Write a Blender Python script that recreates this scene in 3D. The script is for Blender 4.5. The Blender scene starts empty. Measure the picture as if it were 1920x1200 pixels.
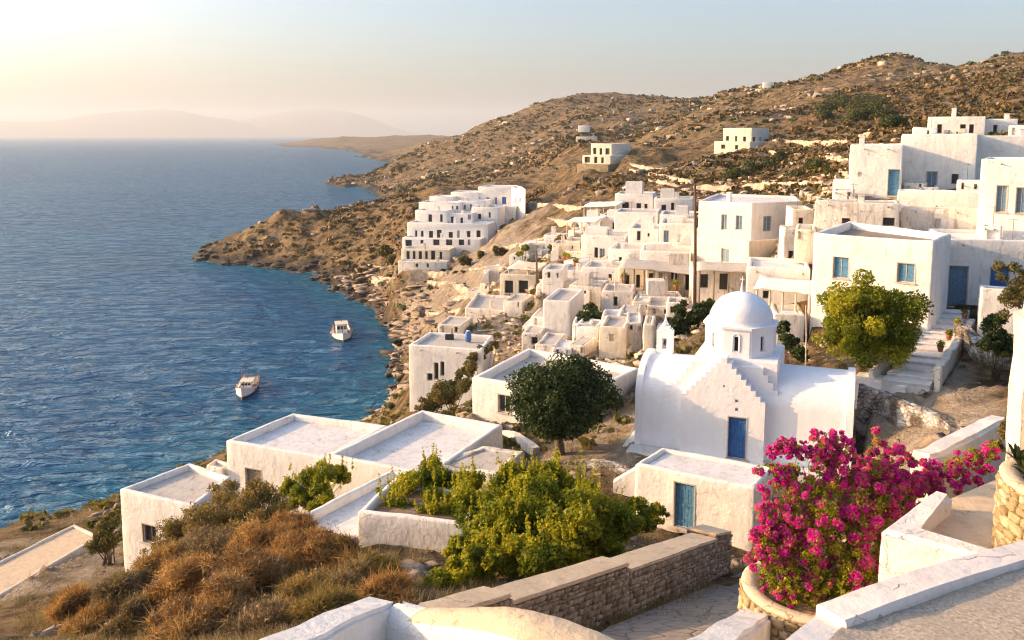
import bpy, bmesh, math, random
import numpy as np
from mathutils import Vector, Matrix

# ------------------------------------------------------------------ camera, sky, sun
scn = bpy.context.scene
F = 1600.0                       # focal length in pixels of the 1920 px wide photograph
PITCH = math.radians(7.0)
SH = math.tan(PITCH) - (600 - 252) / F
CAMZ = 40.0
cd = bpy.data.cameras.new('camera'); cam = bpy.data.objects.new('camera', cd)
scn.collection.objects.link(cam); scn.camera = cam
cd.sensor_width = 36.0; cd.lens = 36.0 * F / 1920; cd.shift_y = SH * F / 1920
cd.clip_start = 0.1; cd.clip_end = 60000
cam.location = (0, 0, CAMZ); cam.rotation_euler = (math.pi / 2 - PITCH, 0, 0)

SUN_AZ = math.radians(82)        # degrees to the left of the view axis
SUN_EL = math.radians(16)
SDIR = Vector((-math.sin(SUN_AZ) * math.cos(SUN_EL), math.cos(SUN_AZ) * math.cos(SUN_EL), math.sin(SUN_EL)))
w = bpy.data.worlds.new('World'); scn.world = w; w.use_nodes = True
nt = w.node_tree
sky = nt.nodes.new('ShaderNodeTexSky'); sky.sky_type = 'NISHITA'; sky.sun_disc = False
sky.sun_elevation = SUN_EL; sky.sun_rotation = -SUN_AZ
sky.altitude = 0; sky.air_density = 1.0; sky.dust_density = 4.2; sky.ozone_density = 3.2
bg = nt.nodes['Background']; bg.inputs[1].default_value = 0.15
tn = nt.nodes.new('ShaderNodeMix'); tn.data_type = 'RGBA'; tn.blend_type = 'MULTIPLY'; tn.inputs[0].default_value = 1.0; tn.inputs[7].default_value = (1.04, 0.985, 0.925, 1)
nt.links.new(sky.outputs[0], tn.inputs[6]); nt.links.new(tn.outputs[2], bg.inputs[0])
sl = bpy.data.lights.new('sun', 'SUN'); sl.energy = 3.2; sl.angle = math.radians(0.5); sl.color = (1.0, 0.61, 0.29)
so = bpy.data.objects.new('sun', sl); scn.collection.objects.link(so)
so.rotation_euler = SDIR.to_track_quat('Z', 'Y').to_euler(); so.location = (-50, 10, 80)
scn.view_settings.view_transform = 'Standard'; scn.view_settings.look = 'None'
scn.view_settings.gamma = 1; scn.view_settings.exposure = 1.28; scn.view_settings.use_curve_mapping = False
scn.render.engine = 'CYCLES'
scn.cycles.max_bounces = 6; scn.cycles.diffuse_bounces = 4; scn.cycles.glossy_bounces = 2
scn.cycles.transmission_bounces = 2; scn.cycles.transparent_max_bounces = 4; scn.cycles.volume_bounces = 0
scn.cycles.use_denoising = True; scn.cycles.pixel_filter_type = 'BLACKMAN_HARRIS'; scn.cycles.filter_width = 1.15; scn.cycles.sample_clamp_indirect = 6
scn.cycles.use_adaptive_sampling = True; scn.cycles.adaptive_threshold = 0.02

# ------------------------------------------------------------------ helpers
rng = np.random.default_rng(7); random.seed(7)
PI = math.pi

def ray(px, py):
    u = (px - 960) / F; v = (600 - py) / F + SH
    return np.array([u, math.cos(PITCH) + v * math.sin(PITCH), v * math.cos(PITCH) - math.sin(PITCH)])
def W(px, py, Y):                # world point seen at a photo pixel, Y metres ahead
    d = ray(px, py); return np.array([0, 0, CAMZ]) + d * (Y / d[1])
def G(px, py, z):                # world point seen at a photo pixel on height z
    d = ray(px, py); return np.array([0, 0, CAMZ]) + d * ((z - CAMZ) / d[2])
def hit(px, py, p, n):           # ray against the plane through p with normal n
    d = ray(px, py); o = np.array([0, 0, CAMZ]); return o + d * (np.dot(p - o, n) / np.dot(d, n))
def V(a): return Vector((float(a[0]), float(a[1]), float(a[2])))

def _h(ix, iy, iz, s):
    n = (ix * 374761393 + iy * 668265263 + iz * 2147483647 // 7 + s * 144665) & 0xffffffff
    n = (n ^ (n >> 13)) * 1274126177 & 0xffffffff
    n = (n ^ (n >> 16)) * 2246822519 & 0xffffffff
    return ((n ^ (n >> 15)) & 0xffffff) / float(0xffffff)
def vnoise(x, y, z=0.0, s=0):
    x = np.asarray(x, float); y = np.asarray(y, float); z = np.zeros_like(x) + z
    ix, iy, iz = [np.floor(a).astype(np.int64) for a in (x, y, z)]
    fx, fy, fz = x - ix, y - iy, z - iz
    fx, fy, fz = [f * f * (3 - 2 * f) for f in (fx, fy, fz)]
    r = 0
    for a in (0, 1):
        for b in (0, 1):
            for c in (0, 1):
                r = r + _h(ix + a, iy + b, iz + c, s) * np.abs(1 - a - fx) * np.abs(1 - b - fy) * np.abs(1 - c - fz)
    return r * 2 - 1
def fbm(x, y, z=0.0, o=4, s=0):
    r = 0; a = 1; t = 0
    for k in range(o):
        r = r + a * vnoise(x * 2 ** k, y * 2 ** k, np.asarray(z) * 2 ** k, s + k * 17); t += a; a *= 0.5
    return r / t

def link(o): scn.collection.objects.link(o); return o
def tag(o, label=None, cat=None, group=None, kind=None):
    if label: o['label'] = label
    if cat: o['category'] = cat
    if group: o['group'] = group
    if kind: o['kind'] = kind
    return o
def thing(name, label, cat, loc=(0, 0, 0), group=None):
    o = link(bpy.data.objects.new(name, None)); o.location = V(loc); o.empty_display_size = 0.3
    return tag(o, label, cat, group, 'thing')
def put(name, me, mats, parent=None, smooth=False, world=True):
    """link a mesh; its coordinates are in the world and are moved to the parent's frame"""
    if not isinstance(mats, (list, tuple)): mats = [mats]
    for m in mats:
        me.materials.append(m)
    o = link(bpy.data.objects.new(name, me))
    if smooth: me.shade_smooth()
    if parent is not None:
        o.parent = parent
        if world:
            q = Vector(parent.location); pp = parent.parent
            while pp is not None:
                q = q + Vector(pp.location); pp = pp.parent
            me.transform(Matrix.Translation(-q))
    return o
def npmesh(name, verts, faces, tint=None, mat_index=None, per=4):
    """fast mesh from an array of vertices and equal-sized faces"""
    me = bpy.data.meshes.new(name); nv = len(verts); nf = len(faces)
    me.vertices.add(nv); me.vertices.foreach_set('co', np.asarray(verts, np.float32).ravel())
    per = faces.shape[1]
    me.loops.add(nf * per); me.loops.foreach_set('vertex_index', np.asarray(faces, np.int32).ravel())
    me.polygons.add(nf); me.polygons.foreach_set('loop_start', np.arange(0, nf * per, per, dtype=np.int32))
    if mat_index is not None: me.polygons.foreach_set('material_index', np.asarray(mat_index, np.int32))
    if tint is not None:
        at = me.attributes.new('tint', 'FLOAT', 'FACE'); at.data.foreach_set('value', np.asarray(tint, np.float32))
    me.update(calc_edges=True); me.validate()
    return me
def bmesh_out(bm, name):
    me = bpy.data.meshes.new(name); bmesh.ops.recalc_face_normals(bm, faces=bm.faces); bm.to_mesh(me); bm.free(); return me
def add_prism(bm, poly, z0, z1, mi=0):
    """poly: list of xy counter-clockwise; z0, z1 numbers or lists"""
    n = len(poly)
    za = z0 if hasattr(z0, '__len__') else [z0] * n; zb = z1 if hasattr(z1, '__len__') else [z1] * n
    a = [bm.verts.new((poly[i][0], poly[i][1], za[i])) for i in range(n)]
    b = [bm.verts.new((poly[i][0], poly[i][1], zb[i])) for i in range(n)]
    fs = [bm.faces.new(b), bm.faces.new(a[::-1])]
    for i in range(n):
        j = (i + 1) % n; fs.append(bm.faces.new((a[i], a[j], b[j], b[i])))
    for f in fs: f.material_index = mi
    return fs
def add_box(bm, c, ax, ay, az, mi=0):
    """box with centre c and half-axis vectors"""
    c, ax, ay, az = [np.asarray(q, float) for q in (c, ax, ay, az)]
    vs = [bm.verts.new(tuple(c + i * ax + j * ay + k * az)) for k in (-1, 1) for i, j in ((-1, -1), (1, -1), (1, 1), (-1, 1))]
    for f in ((0, 3, 2, 1), (4, 5, 6, 7), (0, 1, 5, 4), (1, 2, 6, 5), (2, 3, 7, 6), (3, 0, 4, 7)):
        bm.faces.new([vs[q] for q in f]).material_index = mi
def add_tube(bm, pts, rad, seg=8, mi=0, cap=True):
    pts = [Vector(p) for p in pts]; n = len(pts)
    if not hasattr(rad, '__len__'): rad = [rad] * n
    rings = []
    for i, p in enumerate(pts):
        d = (pts[min(i + 1, n - 1)] - pts[max(i - 1, 0)]).normalized()
        a = d.orthogonal().normalized() if i == 0 else (prev - d * prev.dot(d)).normalized()
        prev = a; b = d.cross(a)
        rings.append([bm.verts.new(p + (a * math.cos(t) + b * math.sin(t)) * rad[i]) for t in [2 * PI * k / seg for k in range(seg)]])
    for i in range(n - 1):
        for k in range(seg):
            f = bm.faces.new((rings[i][k], rings[i][(k + 1) % seg], rings[i + 1][(k + 1) % seg], rings[i + 1][k])); f.material_index = mi; f.smooth = True
    if cap:
        bm.faces.new(rings[0][::-1]).material_index = mi; bm.faces.new(rings[-1]).material_index = mi
def add_lathe(bm, c, prof, seg=24, mi=0, sx=1, sy=1, close=True):
    """prof: list of (radius, z) from bottom to top around the point c"""
    rings = []
    for r, z in prof:
        if r < 1e-5: rings.append([bm.verts.new((c[0], c[1], c[2] + z))])
        else: rings.append([bm.verts.new((c[0] + r * sx * math.cos(2 * PI * k / seg), c[1] + r * sy * math.sin(2 * PI * k / seg), c[2] + z)) for k in range(seg)])
    for a, b in zip(rings, rings[1:]):
        for k in range(seg):
            j = (k + 1) % seg
            if len(a) == 1 and len(b) == 1: continue
            if len(a) == 1: f = bm.faces.new((a[0], b[j], b[k]))
            elif len(b) == 1: f = bm.faces.new((a[k], a[j], b[0]))
            else: f = bm.faces.new((a[k], a[j], b[j], b[k]))
            f.material_index = mi; f.smooth = True
    if close:
        if len(rings[0]) > 1: bm.faces.new(rings[0][::-1]).material_index = mi
        if len(rings[-1]) > 1: bm.faces.new(rings[-1]).material_index = mi

# ------------------------------------------------------------------ materials
def newmat(name):
    m = bpy.data.materials.new(name); m.use_nodes = True; n = m.node_tree; b = n.nodes['Principled BSDF']
    return m, n, b
def nd(n, t, **k):
    o = n.nodes.new(t)
    for a, v in k.items():
        if a in o.bl_rna.properties: setattr(o, a, v)
        else: o.inputs[a].default_value = v
    return o
def pos(n, sc=(1, 1, 1)):
    g = nd(n, 'ShaderNodeNewGeometry'); m = nd(n, 'ShaderNodeMapping'); m.inputs['Scale'].default_value = sc
    n.links.new(g.outputs['Position'], m.inputs['Vector']); return m.outputs[0]
def noise(n, v, s, d=4, r=0.55, dist=0.0):
    t = nd(n, 'ShaderNodeTexNoise'); t.inputs['Scale'].default_value = s; t.inputs['Detail'].default_value = d
    t.inputs['Roughness'].default_value = r; t.inputs['Distortion'].default_value = dist
    n.links.new(v, t.inputs['Vector']); return t.outputs['Fac']
def ramp(n, fac, stops):
    r = nd(n, 'ShaderNodeValToRGB'); el = r.color_ramp.elements
    while len(el) < len(stops): el.new(0.5)
    for e, (p, c) in zip(el, stops):
        e.position = p; e.color = (c, c, c, 1) if not hasattr(c, '__len__') else (*c, 1)
    n.links.new(fac, r.inputs[0]); return r.outputs[0]
def mix(n, fac, a, b, blend='MIX'):
    m = nd(n, 'ShaderNodeMix'); m.data_type = 'RGBA'; m.blend_type = blend
    for s, v in ((m.inputs['Factor'], fac), (m.inputs['A'], a), (m.inputs['B'], b)) if False else ((m.inputs[0], fac), (m.inputs[6], a), (m.inputs[7], b)):
        if isinstance(v, (int, float)): s.default_value = v
        elif isinstance(v, (tuple, list)): s.default_value = (*v, 1)
        else: n.links.new(v, s)
    return m.outputs[2]
def math_(n, op, a, b=0.0):
    m = nd(n, 'ShaderNodeMath', operation=op)
    for s, v in ((m.inputs[0], a), (m.inputs[1], b)):
        if isinstance(v, (int, float)): s.default_value = v
        else: n.links.new(v, s)
    return m.outputs[0]
def bump(n, b, h, dist, st=1.0, prev=None):
    m = nd(n, 'ShaderNodeBump'); m.inputs['Distance'].default_value = dist; m.inputs['Strength'].default_value = st
    n.links.new(h, m.inputs['Height'])
    if prev is not None: n.links.new(prev, m.inputs['Normal'])
    n.links.new(m.outputs[0], b.inputs['Normal']); return m.outputs[0]

def plaster(name, base, stain=(0.45, 0.36, 0.26), amt=0.35, rough=1.0, lump=0.03, grey=0.3):
    m, n, b = newmat(name)
    p = pos(n); ps = pos(n, (2.2, 2.2, 0.35))
    a = ramp(n, noise(n, ps, 1.5, 6, 0.66, 0.4), [(0.50, 0.0), (0.70, amt)])
    c = mix(n, a, base, stain)
    g = ramp(n, noise(n, p, 0.5, 6, 0.68, 0.6), [(0.48, 0.0), (0.72, grey)])
    c = mix(n, g, c, (base[0] * 0.62, base[1] * 0.58, base[2] * 0.54))
    sp = ramp(n, noise(n, p, 5, 6, 0.75, 0.3), [(0.60, 0.0), (0.68, amt * 1.1)])
    c = mix(n, sp, c, tuple(x * 0.75 for x in stain))
    fl = math_(n, 'MULTIPLY', ramp(n, noise(n, p, 1.1, 7, 0.8, 0.8), [(0.62, 0.0), (0.645, 1.0)]), amt * 0.9)
    c = mix(n, fl, c, (stain[0] * 0.9, stain[1] * 0.85, stain[2] * 0.8))
    v = nd(n, 'ShaderNodeTexVoronoi', feature='DISTANCE_TO_EDGE'); v.inputs['Scale'].default_value = 0.9
    w_ = nd(n, 'ShaderNodeVectorMath', operation='MULTIPLY_ADD'); w_.inputs[1].default_value = (0.7,) * 3
    t = nd(n, 'ShaderNodeTexNoise'); t.inputs['Scale'].default_value = 2.5; t.inputs['Detail'].default_value = 5; n.links.new(p, t.inputs['Vector'])
    n.links.new(t.outputs['Color'], w_.inputs[0]); n.links.new(p, w_.inputs[2]); n.links.new(w_.outputs[0], v.inputs['Vector'])
    cr = math_(n, 'MULTIPLY', ramp(n, v.outputs['Distance'], [(0.002, 1.0), (0.010, 0.0)]), ramp(n, noise(n, p, 0.8, 2), [(0.52, 0.0), (0.6, min(1.0, amt * 1.3))]))
    c = mix(n, cr, c, tuple(x * 0.5 for x in stain))
    n.links.new(c, b.inputs['Base Color']); b.inputs['Roughness'].default_value = 0.92
    b.inputs['Specular IOR Level'].default_value = 0.2
    n1 = bump(n, b, noise(n, p, 1.3, 3, 0.5), lump * 2.2, 1.0)
    n2 = bump(n, b, noise(n, p, 6.0, 5, 0.65), lump * 1.1, 1.0, n1)
    n3 = bump(n, b, noise(n, p, 26, 4, 0.65), lump * 0.28 * rough, 1.0, n2)
    bump(n, b, math_(n, 'MULTIPLY', math_(n, 'ADD', fl, cr), -1.0), 0.02, 1.0, n3)
    return m
def flat(name, col, rough=0.7, var=0.25, sc=6, metal=0.0, bmp=0.004):
    m, n, b = newmat(name); p = pos(n)
    c = mix(n, ramp(n, noise(n, p, sc, 4, 0.6), [(0.3, 0.0), (0.7, 1.0)]), tuple(x * (1 - var) for x in col), tuple(min(1, x * (1 + var)) for x in col))
    n.links.new(c, b.inputs['Base Color']); b.inputs['Roughness'].default_value = rough; b.inputs['Metallic'].default_value = metal
    bump(n, b, noise(n, p, sc * 4, 3), bmp)
    return m
def masonry(name, c1, c2, mortar, sc=3.2, whitewash=0.0, bmp=0.07, sz=(1, 1, 1.9)):
    m, n, b = newmat(name)
    p0 = pos(n, sz)
    dn = nd(n, 'ShaderNodeTexNoise'); dn.inputs['Scale'].default_value = 2.2; n.links.new(p0, dn.inputs['Vector'])
    mx = nd(n, 'ShaderNodeVectorMath', operation='MULTIPLY_ADD'); mx.inputs[1].default_value = (0.28,) * 3
    n.links.new(dn.outputs['Color'], mx.inputs[0]); n.links.new(p0, mx.inputs[2]); p = mx.outputs[0]
    v = nd(n, 'ShaderNodeTexVoronoi'); v.inputs['Scale'].default_value = sc; n.links.new(p, v.inputs['Vector'])
    e = nd(n, 'ShaderNodeTexVoronoi', feature='DISTANCE_TO_EDGE'); e.inputs['Scale'].default_value = sc; n.links.new(p, e.inputs['Vector'])
    sep = nd(n, 'ShaderNodeSeparateColor'); n.links.new(v.outputs['Color'], sep.inputs[0])
    c = mix(n, sep.outputs[0], c1, c2)
    c = mix(n, ramp(n, noise(n, p, 9, 5, 0.7), [(0.3, 0.0), (0.7, 0.5)]), c, tuple(x * 0.55 for x in c1))
    edge = ramp(n, e.outputs['Distance'], [(0.02, 1.0), (0.09, 0.0)])
    c = mix(n, edge, c, mortar)
    if whitewash:
        ww = ramp(n, noise(n, pos(n), 1.1, 5, 0.65), [(0.45, 0.0), (0.6, whitewash)])
        c = mix(n, ww, c, (0.72, 0.7, 0.66))
    n.links.new(c, b.inputs['Base Color']); b.inputs['Roughness'].default_value = 0.95; b.inputs['Specular IOR Level'].default_value = 0.2
    h = ramp(n, e.outputs['Distance'], [(0.0, 0.0), (0.16, 1.0)])
    n1 = bump(n, b, h, bmp, 1.0)
    bump(n, b, noise(n, p, 14, 5, 0.7), bmp * 0.5, 1.0, n1)
    return m
def leafmat(name, stops, trans=0.35, hue_noise=1.2, tc=(1.6, 1.5, 0.6)):
    m, n, b = newmat(name)
    at = nd(n, 'ShaderNodeAttribute', attribute_name='tint')
    nz = noise(n, pos(n), hue_noise, 2)
    f = math_(n, 'ADD', math_(n, 'MULTIPLY', at.outputs['Fac'], 0.75), math_(n, 'MULTIPLY', nz, 0.35))
    c = ramp(n, f, stops)
    n.links.new(c, b.inputs['Base Color']); b.inputs['Roughness'].default_value = 0.6; b.inputs['Specular IOR Level'].default_value = 0.25
    if trans:
        t = nd(n, 'ShaderNodeBsdfTranslucent'); n.links.new(mix(n, 0.5, c, mix(n, 1.0, c, tc, 'MULTIPLY')), t.inputs[0])
        mx = nd(n, 'ShaderNodeMixShader'); mx.inputs[0].default_value = trans
        n.links.new(b.outputs[0], mx.inputs[1]); n.links.new(t.outputs[0], mx.inputs[2])
        n.links.new(mx.outputs[0], n.nodes['Material Output'].inputs['Surface'])
    return m

M = {}
M['white'] = plaster('whitewash', (0.84, 0.80, 0.745), (0.56, 0.46, 0.36), 0.42, 1.0, 0.026, 0.26)
M['church'] = plaster('fresh_whitewash', (0.87, 0.865, 0.88), (0.66, 0.6, 0.52), 0.16, 0.7, 0.016, 0.10)
M['worn'] = plaster('worn_whitewash', (0.78, 0.715, 0.625), (0.40, 0.30, 0.21), 0.85, 1.3, 0.04, 0.5)
M['cream'] = plaster('cream_plaster', (0.78, 0.69, 0.55), (0.45, 0.34, 0.22), 0.45, 1.0, 0.03, 0.3)
M['roof'] = plaster('cement_roof', (0.58, 0.52, 0.45), (0.34, 0.29, 0.24), 0.55, 0.8, 0.02, 0.4)
M['roof_white'] = plaster('white_roof', (0.76, 0.74, 0.72), (0.5, 0.41, 0.32), 0.6, 0.7, 0.016, 0.45)
M['roof_dark'] = plaster('gravel_roof', (0.33, 0.27, 0.21), (0.18, 0.14, 0.11), 0.6, 1.6, 0.03, 0.4)
M['coping'] = plaster('sandy_coping', (0.72, 0.55, 0.37), (0.44, 0.32, 0.2), 0.5, 1.3, 0.02, 0.25)
M['stone'] = masonry('rubble_masonry', (0.66, 0.52, 0.37), (0.28, 0.21, 0.145), (0.20, 0.155, 0.11), 3.6, 0, 0.10, (1, 1, 2.1))
M['stone_gold'] = masonry('golden_rubble', (0.66, 0.50, 0.29), (0.42, 0.30, 0.155), (0.34, 0.25, 0.14), 6.0, 0.3, 0.10, (1, 1, 1.5))
M['stone_dark'] = masonry('dark_rubble', (0.27, 0.22, 0.17), (0.13, 0.10, 0.08), (0.2, 0.16, 0.12), 3.0, 0.85, 0.12)
M['trim'] = flat('cream_trim', (0.55, 0.47, 0.38), 0.8, 0.15, 8)
M['blue'] = flat('blue_paint', (0.035, 0.13, 0.36), 0.5, 0.3, 5)
M['blue2'] = flat('faded_blue_paint', (0.08, 0.22, 0.36), 0.6, 0.4, 9)
M['bluegrey'] = flat('grey_blue_paint', (0.13, 0.22, 0.30), 0.6, 0.35, 9)
M['wood'] = flat('old_brown_wood', (0.13, 0.075, 0.04), 0.75, 0.35, 9)
M['greywood'] = flat('weathered_grey_wood', (0.24, 0.19, 0.14), 0.8, 0.35, 9)
M['dark'] = flat('dark_interior', (0.03, 0.028, 0.026), 0.5, 0.3, 3)
M['glass'] = flat('dark_window_glass', (0.035, 0.04, 0.045), 0.08, 0.2, 2, 0, 0.0)
M['metal'] = flat('rusty_metal', (0.16, 0.08, 0.04), 0.6, 0.4, 14, 0.5)
M['terracotta'] = flat('terracotta', (0.42, 0.15, 0.07), 0.8, 0.2, 9)
M['bark'] = flat('bark', (0.12, 0.085, 0.06), 0.9, 0.5, 12, 0, 0.03)
M['soil'] = flat('dry_soil', (0.26, 0.17, 0.10), 0.95, 0.35, 5, 0, 0.03)
M['leaf_dark'] = leafmat('dark_leaves', [(0.15, (0.014, 0.030, 0.010)), (0.55, (0.032, 0.060, 0.016)), (0.95, (0.085, 0.105, 0.03))], 0.25)
M['leaf_lime'] = leafmat('yellow_green_leaves', [(0.10, (0.05, 0.09, 0.012)), (0.5, (0.21, 0.24, 0.016)), (0.9, (0.52, 0.46, 0.03))], 0.48)
M['leaf_shrub'] = leafmat('shrub_leaves', [(0.10, (0.04, 0.08, 0.01)), (0.5, (0.19, 0.22, 0.016)), (0.9, (0.50, 0.44, 0.025))], 0.45)
M['leaf_olive'] = leafmat('olive_scrub_leaves', [(0.1, (0.04, 0.055, 0.02)), (0.5, (0.12, 0.115, 0.035)), (0.9, (0.27, 0.20, 0.07))], 0.35)
M['twig_dull'] = leafmat('dull_brown_twigs', [(0.1, (0.05, 0.035, 0.02)), (0.5, (0.17, 0.115, 0.06)), (0.92, (0.40, 0.29, 0.16))], 0.2)
M['twig'] = leafmat('dry_brown_twigs', [(0.1, (0.055, 0.028, 0.014)), (0.5, (0.29, 0.155, 0.055)), (0.92, (0.56, 0.36, 0.15))], 0.35)
M['bract'] = leafmat('magenta_bracts', [(0.05, (0.40, 0.006, 0.25)), (0.4, (0.76, 0.012, 0.42)), (0.72, (0.88, 0.04, 0.40)), (1.0, (0.88, 0.18, 0.40))], 0.45, 1.2, (1.2, 1.0, 1.2))
M['straw'] = leafmat('straw_grass', [(0.1, (0.10, 0.07, 0.03)), (0.5, (0.26, 0.19, 0.09)), (0.9, (0.42, 0.33, 0.18))], 0.2)
M['hillscrub'] = leafmat('hill_scrub', [(0.1, (0.035, 0.032, 0.014)), (0.5, (0.11, 0.078, 0.028)), (0.92, (0.30, 0.18, 0.06))], 0.1, 0.05)
M['hillgreen'] = leafmat('hill_green', [(0.1, (0.025, 0.04, 0.012)), (0.5, (0.06, 0.075, 0.02)), (0.9, (0.13, 0.13, 0.03))], 0.1, 0.05)
M['leaf_brush'] = leafmat('brown_green_brush', [(0.1, (0.07, 0.06, 0.02)), (0.5, (0.19, 0.145, 0.045)), (0.9, (0.36, 0.25, 0.08))], 0.35)
M['parapet'] = plaster('pinkish_parapet', (0.86, 0.77, 0.69), (0.5, 0.4, 0.3), 0.4, 0.8, 0.012, 0.2)
M['rock'] = plaster('pale_rock', (0.36, 0.28, 0.215), (0.17, 0.13, 0.09), 0.6, 1.5, 0.05, 0.5)
M['rock_dark'] = plaster('shore_rock', (0.10, 0.078, 0.058), (0.045, 0.036, 0.028), 0.7, 1.5, 0.05, 0.5)
M['village_rock'] = plaster('village_rock', (0.54, 0.45, 0.35), (0.3, 0.22, 0.15), 0.7, 1.5, 0.05, 0.4)
m, n, b = newmat('stone_blocks'); p = pos(n); at = nd(n, 'ShaderNodeAttribute', attribute_name='tint')
c = ramp(n, at.outputs['Fac'], [(0.0, (0.30, 0.225, 0.15)), (0.35, (0.47, 0.36, 0.25)), (0.7, (0.62, 0.50, 0.37)), (1.0, (0.74, 0.65, 0.52))])
c = mix(n, ramp(n, noise(n, p, 9, 6, 0.75), [(0.35, 0.0), (0.7, 0.75)]), c, (0.22, 0.165, 0.115)); n.links.new(c, b.inputs['Base Color']); b.inputs['Roughness'].default_value = 0.95
bump(n, b, noise(n, p, 16, 6, 0.75), 0.045); M['stone_blocks'] = m
m, n, b = newmat('golden_blocks'); p = pos(n); at = nd(n, 'ShaderNodeAttribute', attribute_name='tint')
c = ramp(n, at.outputs['Fac'], [(0.0, (0.34, 0.24, 0.12)), (0.4, (0.52, 0.39, 0.21)), (0.75, (0.66, 0.52, 0.31)), (1.0, (0.78, 0.67, 0.47))])
c = mix(n, ramp(n, noise(n, p, 9, 6, 0.75), [(0.4, 0.0), (0.75, 0.6)]), c, (0.34, 0.24, 0.12)); n.links.new(c, b.inputs['Base Color']); b.inputs['Roughness'].default_value = 0.95
bump(n, b, noise(n, p, 16, 6, 0.75), 0.045); M['golden_blocks'] = m

# ------------------------------------------------------------------ building data (measured from the photograph)
HOUSES = []
def Q(pix, z): return [tuple(G(x, y, z)[:2]) for x, y in pix]
def addh(name, label, poly, zt, zg, drop=1.6, mat='white', roof='roof', par=0.35, th=0.28, bev=0.09, ops=(), group=None,
         cell=0.0, jit=0.02, cat='house', ground=True, extras=()):
    HOUSES.append(dict(name=name, label=label, poly=[np.array(p) for p in poly], zt=zt, zg=zg, zb=zg - drop, mat=mat, roof=roof, par=par, th=th,
                       bev=bev, ops=list(ops), group=group, cell=cell, jit=jit, cat=cat, ground=ground, extras=list(extras)))
def R(pxL, pxR, pt, pb, D, rot, depth):
    a = W(pxL, pt, D); r = math.radians(rot); c, s = math.cos(r), math.sin(r); u = (pxR - 960) / F
    L = (u * a[1] - a[0]) / (c + u * s)
    fl = a[:2]; fr = fl + np.array([c, -s]) * L; dv = np.array([s, c]) * depth
    return [tuple(fl), tuple(fr), tuple(fr + dv), tuple(fl + dv)], a[2], W(pxL, pb, D)[2]
def row(label, pxL, pxR, pt, pb, D, rot=18, depth=5, **k):
    poly, zt, zg = R(pxL, pxR, pt, pb, D, rot, depth)
    k.setdefault('name', 'house'); addh(k.pop('name'), label, poly, zt, zg, **k)

# near houses going down to the sea on the left
zA = 40 - 778 / F * 42
addh('terrace_house', 'low sandy flat roof with a worn parapet at the far left edge above the sea', Q([(-200, 1150), (-10, 1122), (190, 1004), (140, 981)], zA), zA, zA + 0.03,
     mat='cream', roof='coping', par=0.14, th=0.22, cell=0.6)
addh('house', 'small white house with sandy flat roof behind the brown bushes, low at the left', Q([(223, 917), (364, 949), (434, 893), (356, 867)], 24.2), 24.2, 19.8,
     drop=2.5, mat='white', roof='roof', par=0.3, th=0.25, cell=0.5, ops=[(0, (268, 985, 293, 1018), 'win')])
addh('shed', 'tiny flat roof peeping out between two white houses above the sea', Q([(386, 872), (419, 880), (432, 868), (405, 859)], 22.4), 22.4, 20.0, mat='worn', par=0.2, th=0.2)
addh('house', 'white house with a grey stained parapet and a dark door, nearest the sea', Q([(423, 826), (613, 858), (728, 797), (549, 774)], 23.9), 23.9, 19.6,
     drop=2.5, roof='roof_white', par=0.42, th=0.3, cell=0.55, ops=[(0, (461, 880, 490, 925), 'door_old'), (0, (552, 893, 567, 914), 'niche')])
addh('house', 'white house with a bluish white sunken flat roof in the middle foreground', Q([(613, 853), (806, 890), (943, 796), (791, 768)], 24.4), 24.4, 21.6,
     drop=2.5, roof='roof_white', par=0.55, th=0.32, cell=0.55)
addh('ruined_wall', 'crumbling white wall block behind the green shrub, beside the sunken roof', Q([(806, 872), (935, 890), (985, 846), (905, 836)], 24.35), 24.35, 22.2,
     drop=2, mat='worn', roof='roof', par=0.2, th=0.4, cell=0.4, jit=0.07, cat='wall')
addh('house', 'narrow white lower roof with high side parapet behind the dry bushes', Q([(524, 986), (668, 1006), (795, 893), (737, 878)], 25.3), 25.3, 24.4,
     drop=2, roof='roof_white', par=0.4, th=0.28, cell=0.5)
addh('planter_wall', 'white plastered garden enclosure holding a leafy green shrub', Q([(669, 957), (872, 984), (912, 930), (742, 893)], 26.3), 26.3, 25.0,
     drop=1.5, mat='white', roof='soil', par=0.3, th=0.28, bev=0.1, cell=0.4, jit=0.03, cat='garden wall')
# house below the church
addh('house', 'small rough white house with a faded blue door under the church', Q([(1190, 869), (1418, 916), (1452, 874), (1241, 838)], 26.0), 26.0, 23.2,
     drop=1.5, roof='roof_white', par=0.22, th=0.3, cell=0.35, jit=0.045, bev=0.12, ops=[(0, (1264, 907, 1301, 990), 'door_faded')])
# behind the round tree
addh('house', 'long white house with a wide flat roof behind the dark round tree', Q([(885, 707), (1096, 741), (1200, 690), (991, 652)], 25.2), 25.2, 23.1,
     drop=1.5, roof='roof', par=0.5, th=0.35, cell=0.6, ops=[(0, (934, 741, 957, 774), 'win_cream')])
addh('house', 'tall white two storey house on the rocky shore edge with sandy flat roof', Q([(766, 646), (905, 656), (925, 628), (806, 622)], 23.3), 23.3, 17.8,
     drop=2, roof='roof', par=0.3, th=0.3, cell=0.8, ops=[(0, (813, 680, 822, 712), 'dark'), (0, (825, 678, 833, 705), 'dark'), (0, (800, 700, 811, 714), 'dark')])
addh('house', 'white house with two dark doorways beside the stepped lane near the shore', Q([(872, 577), (976, 584), (982, 556), (892, 550)], 22.4), 22.4, 18.7,
     drop=2, roof='roof', par=0.35, th=0.35, cell=0.8, mat='worn', ops=[(0, (903, 611, 911, 640), 'dark'), (0, (919, 612, 928, 640), 'dark')])
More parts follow.
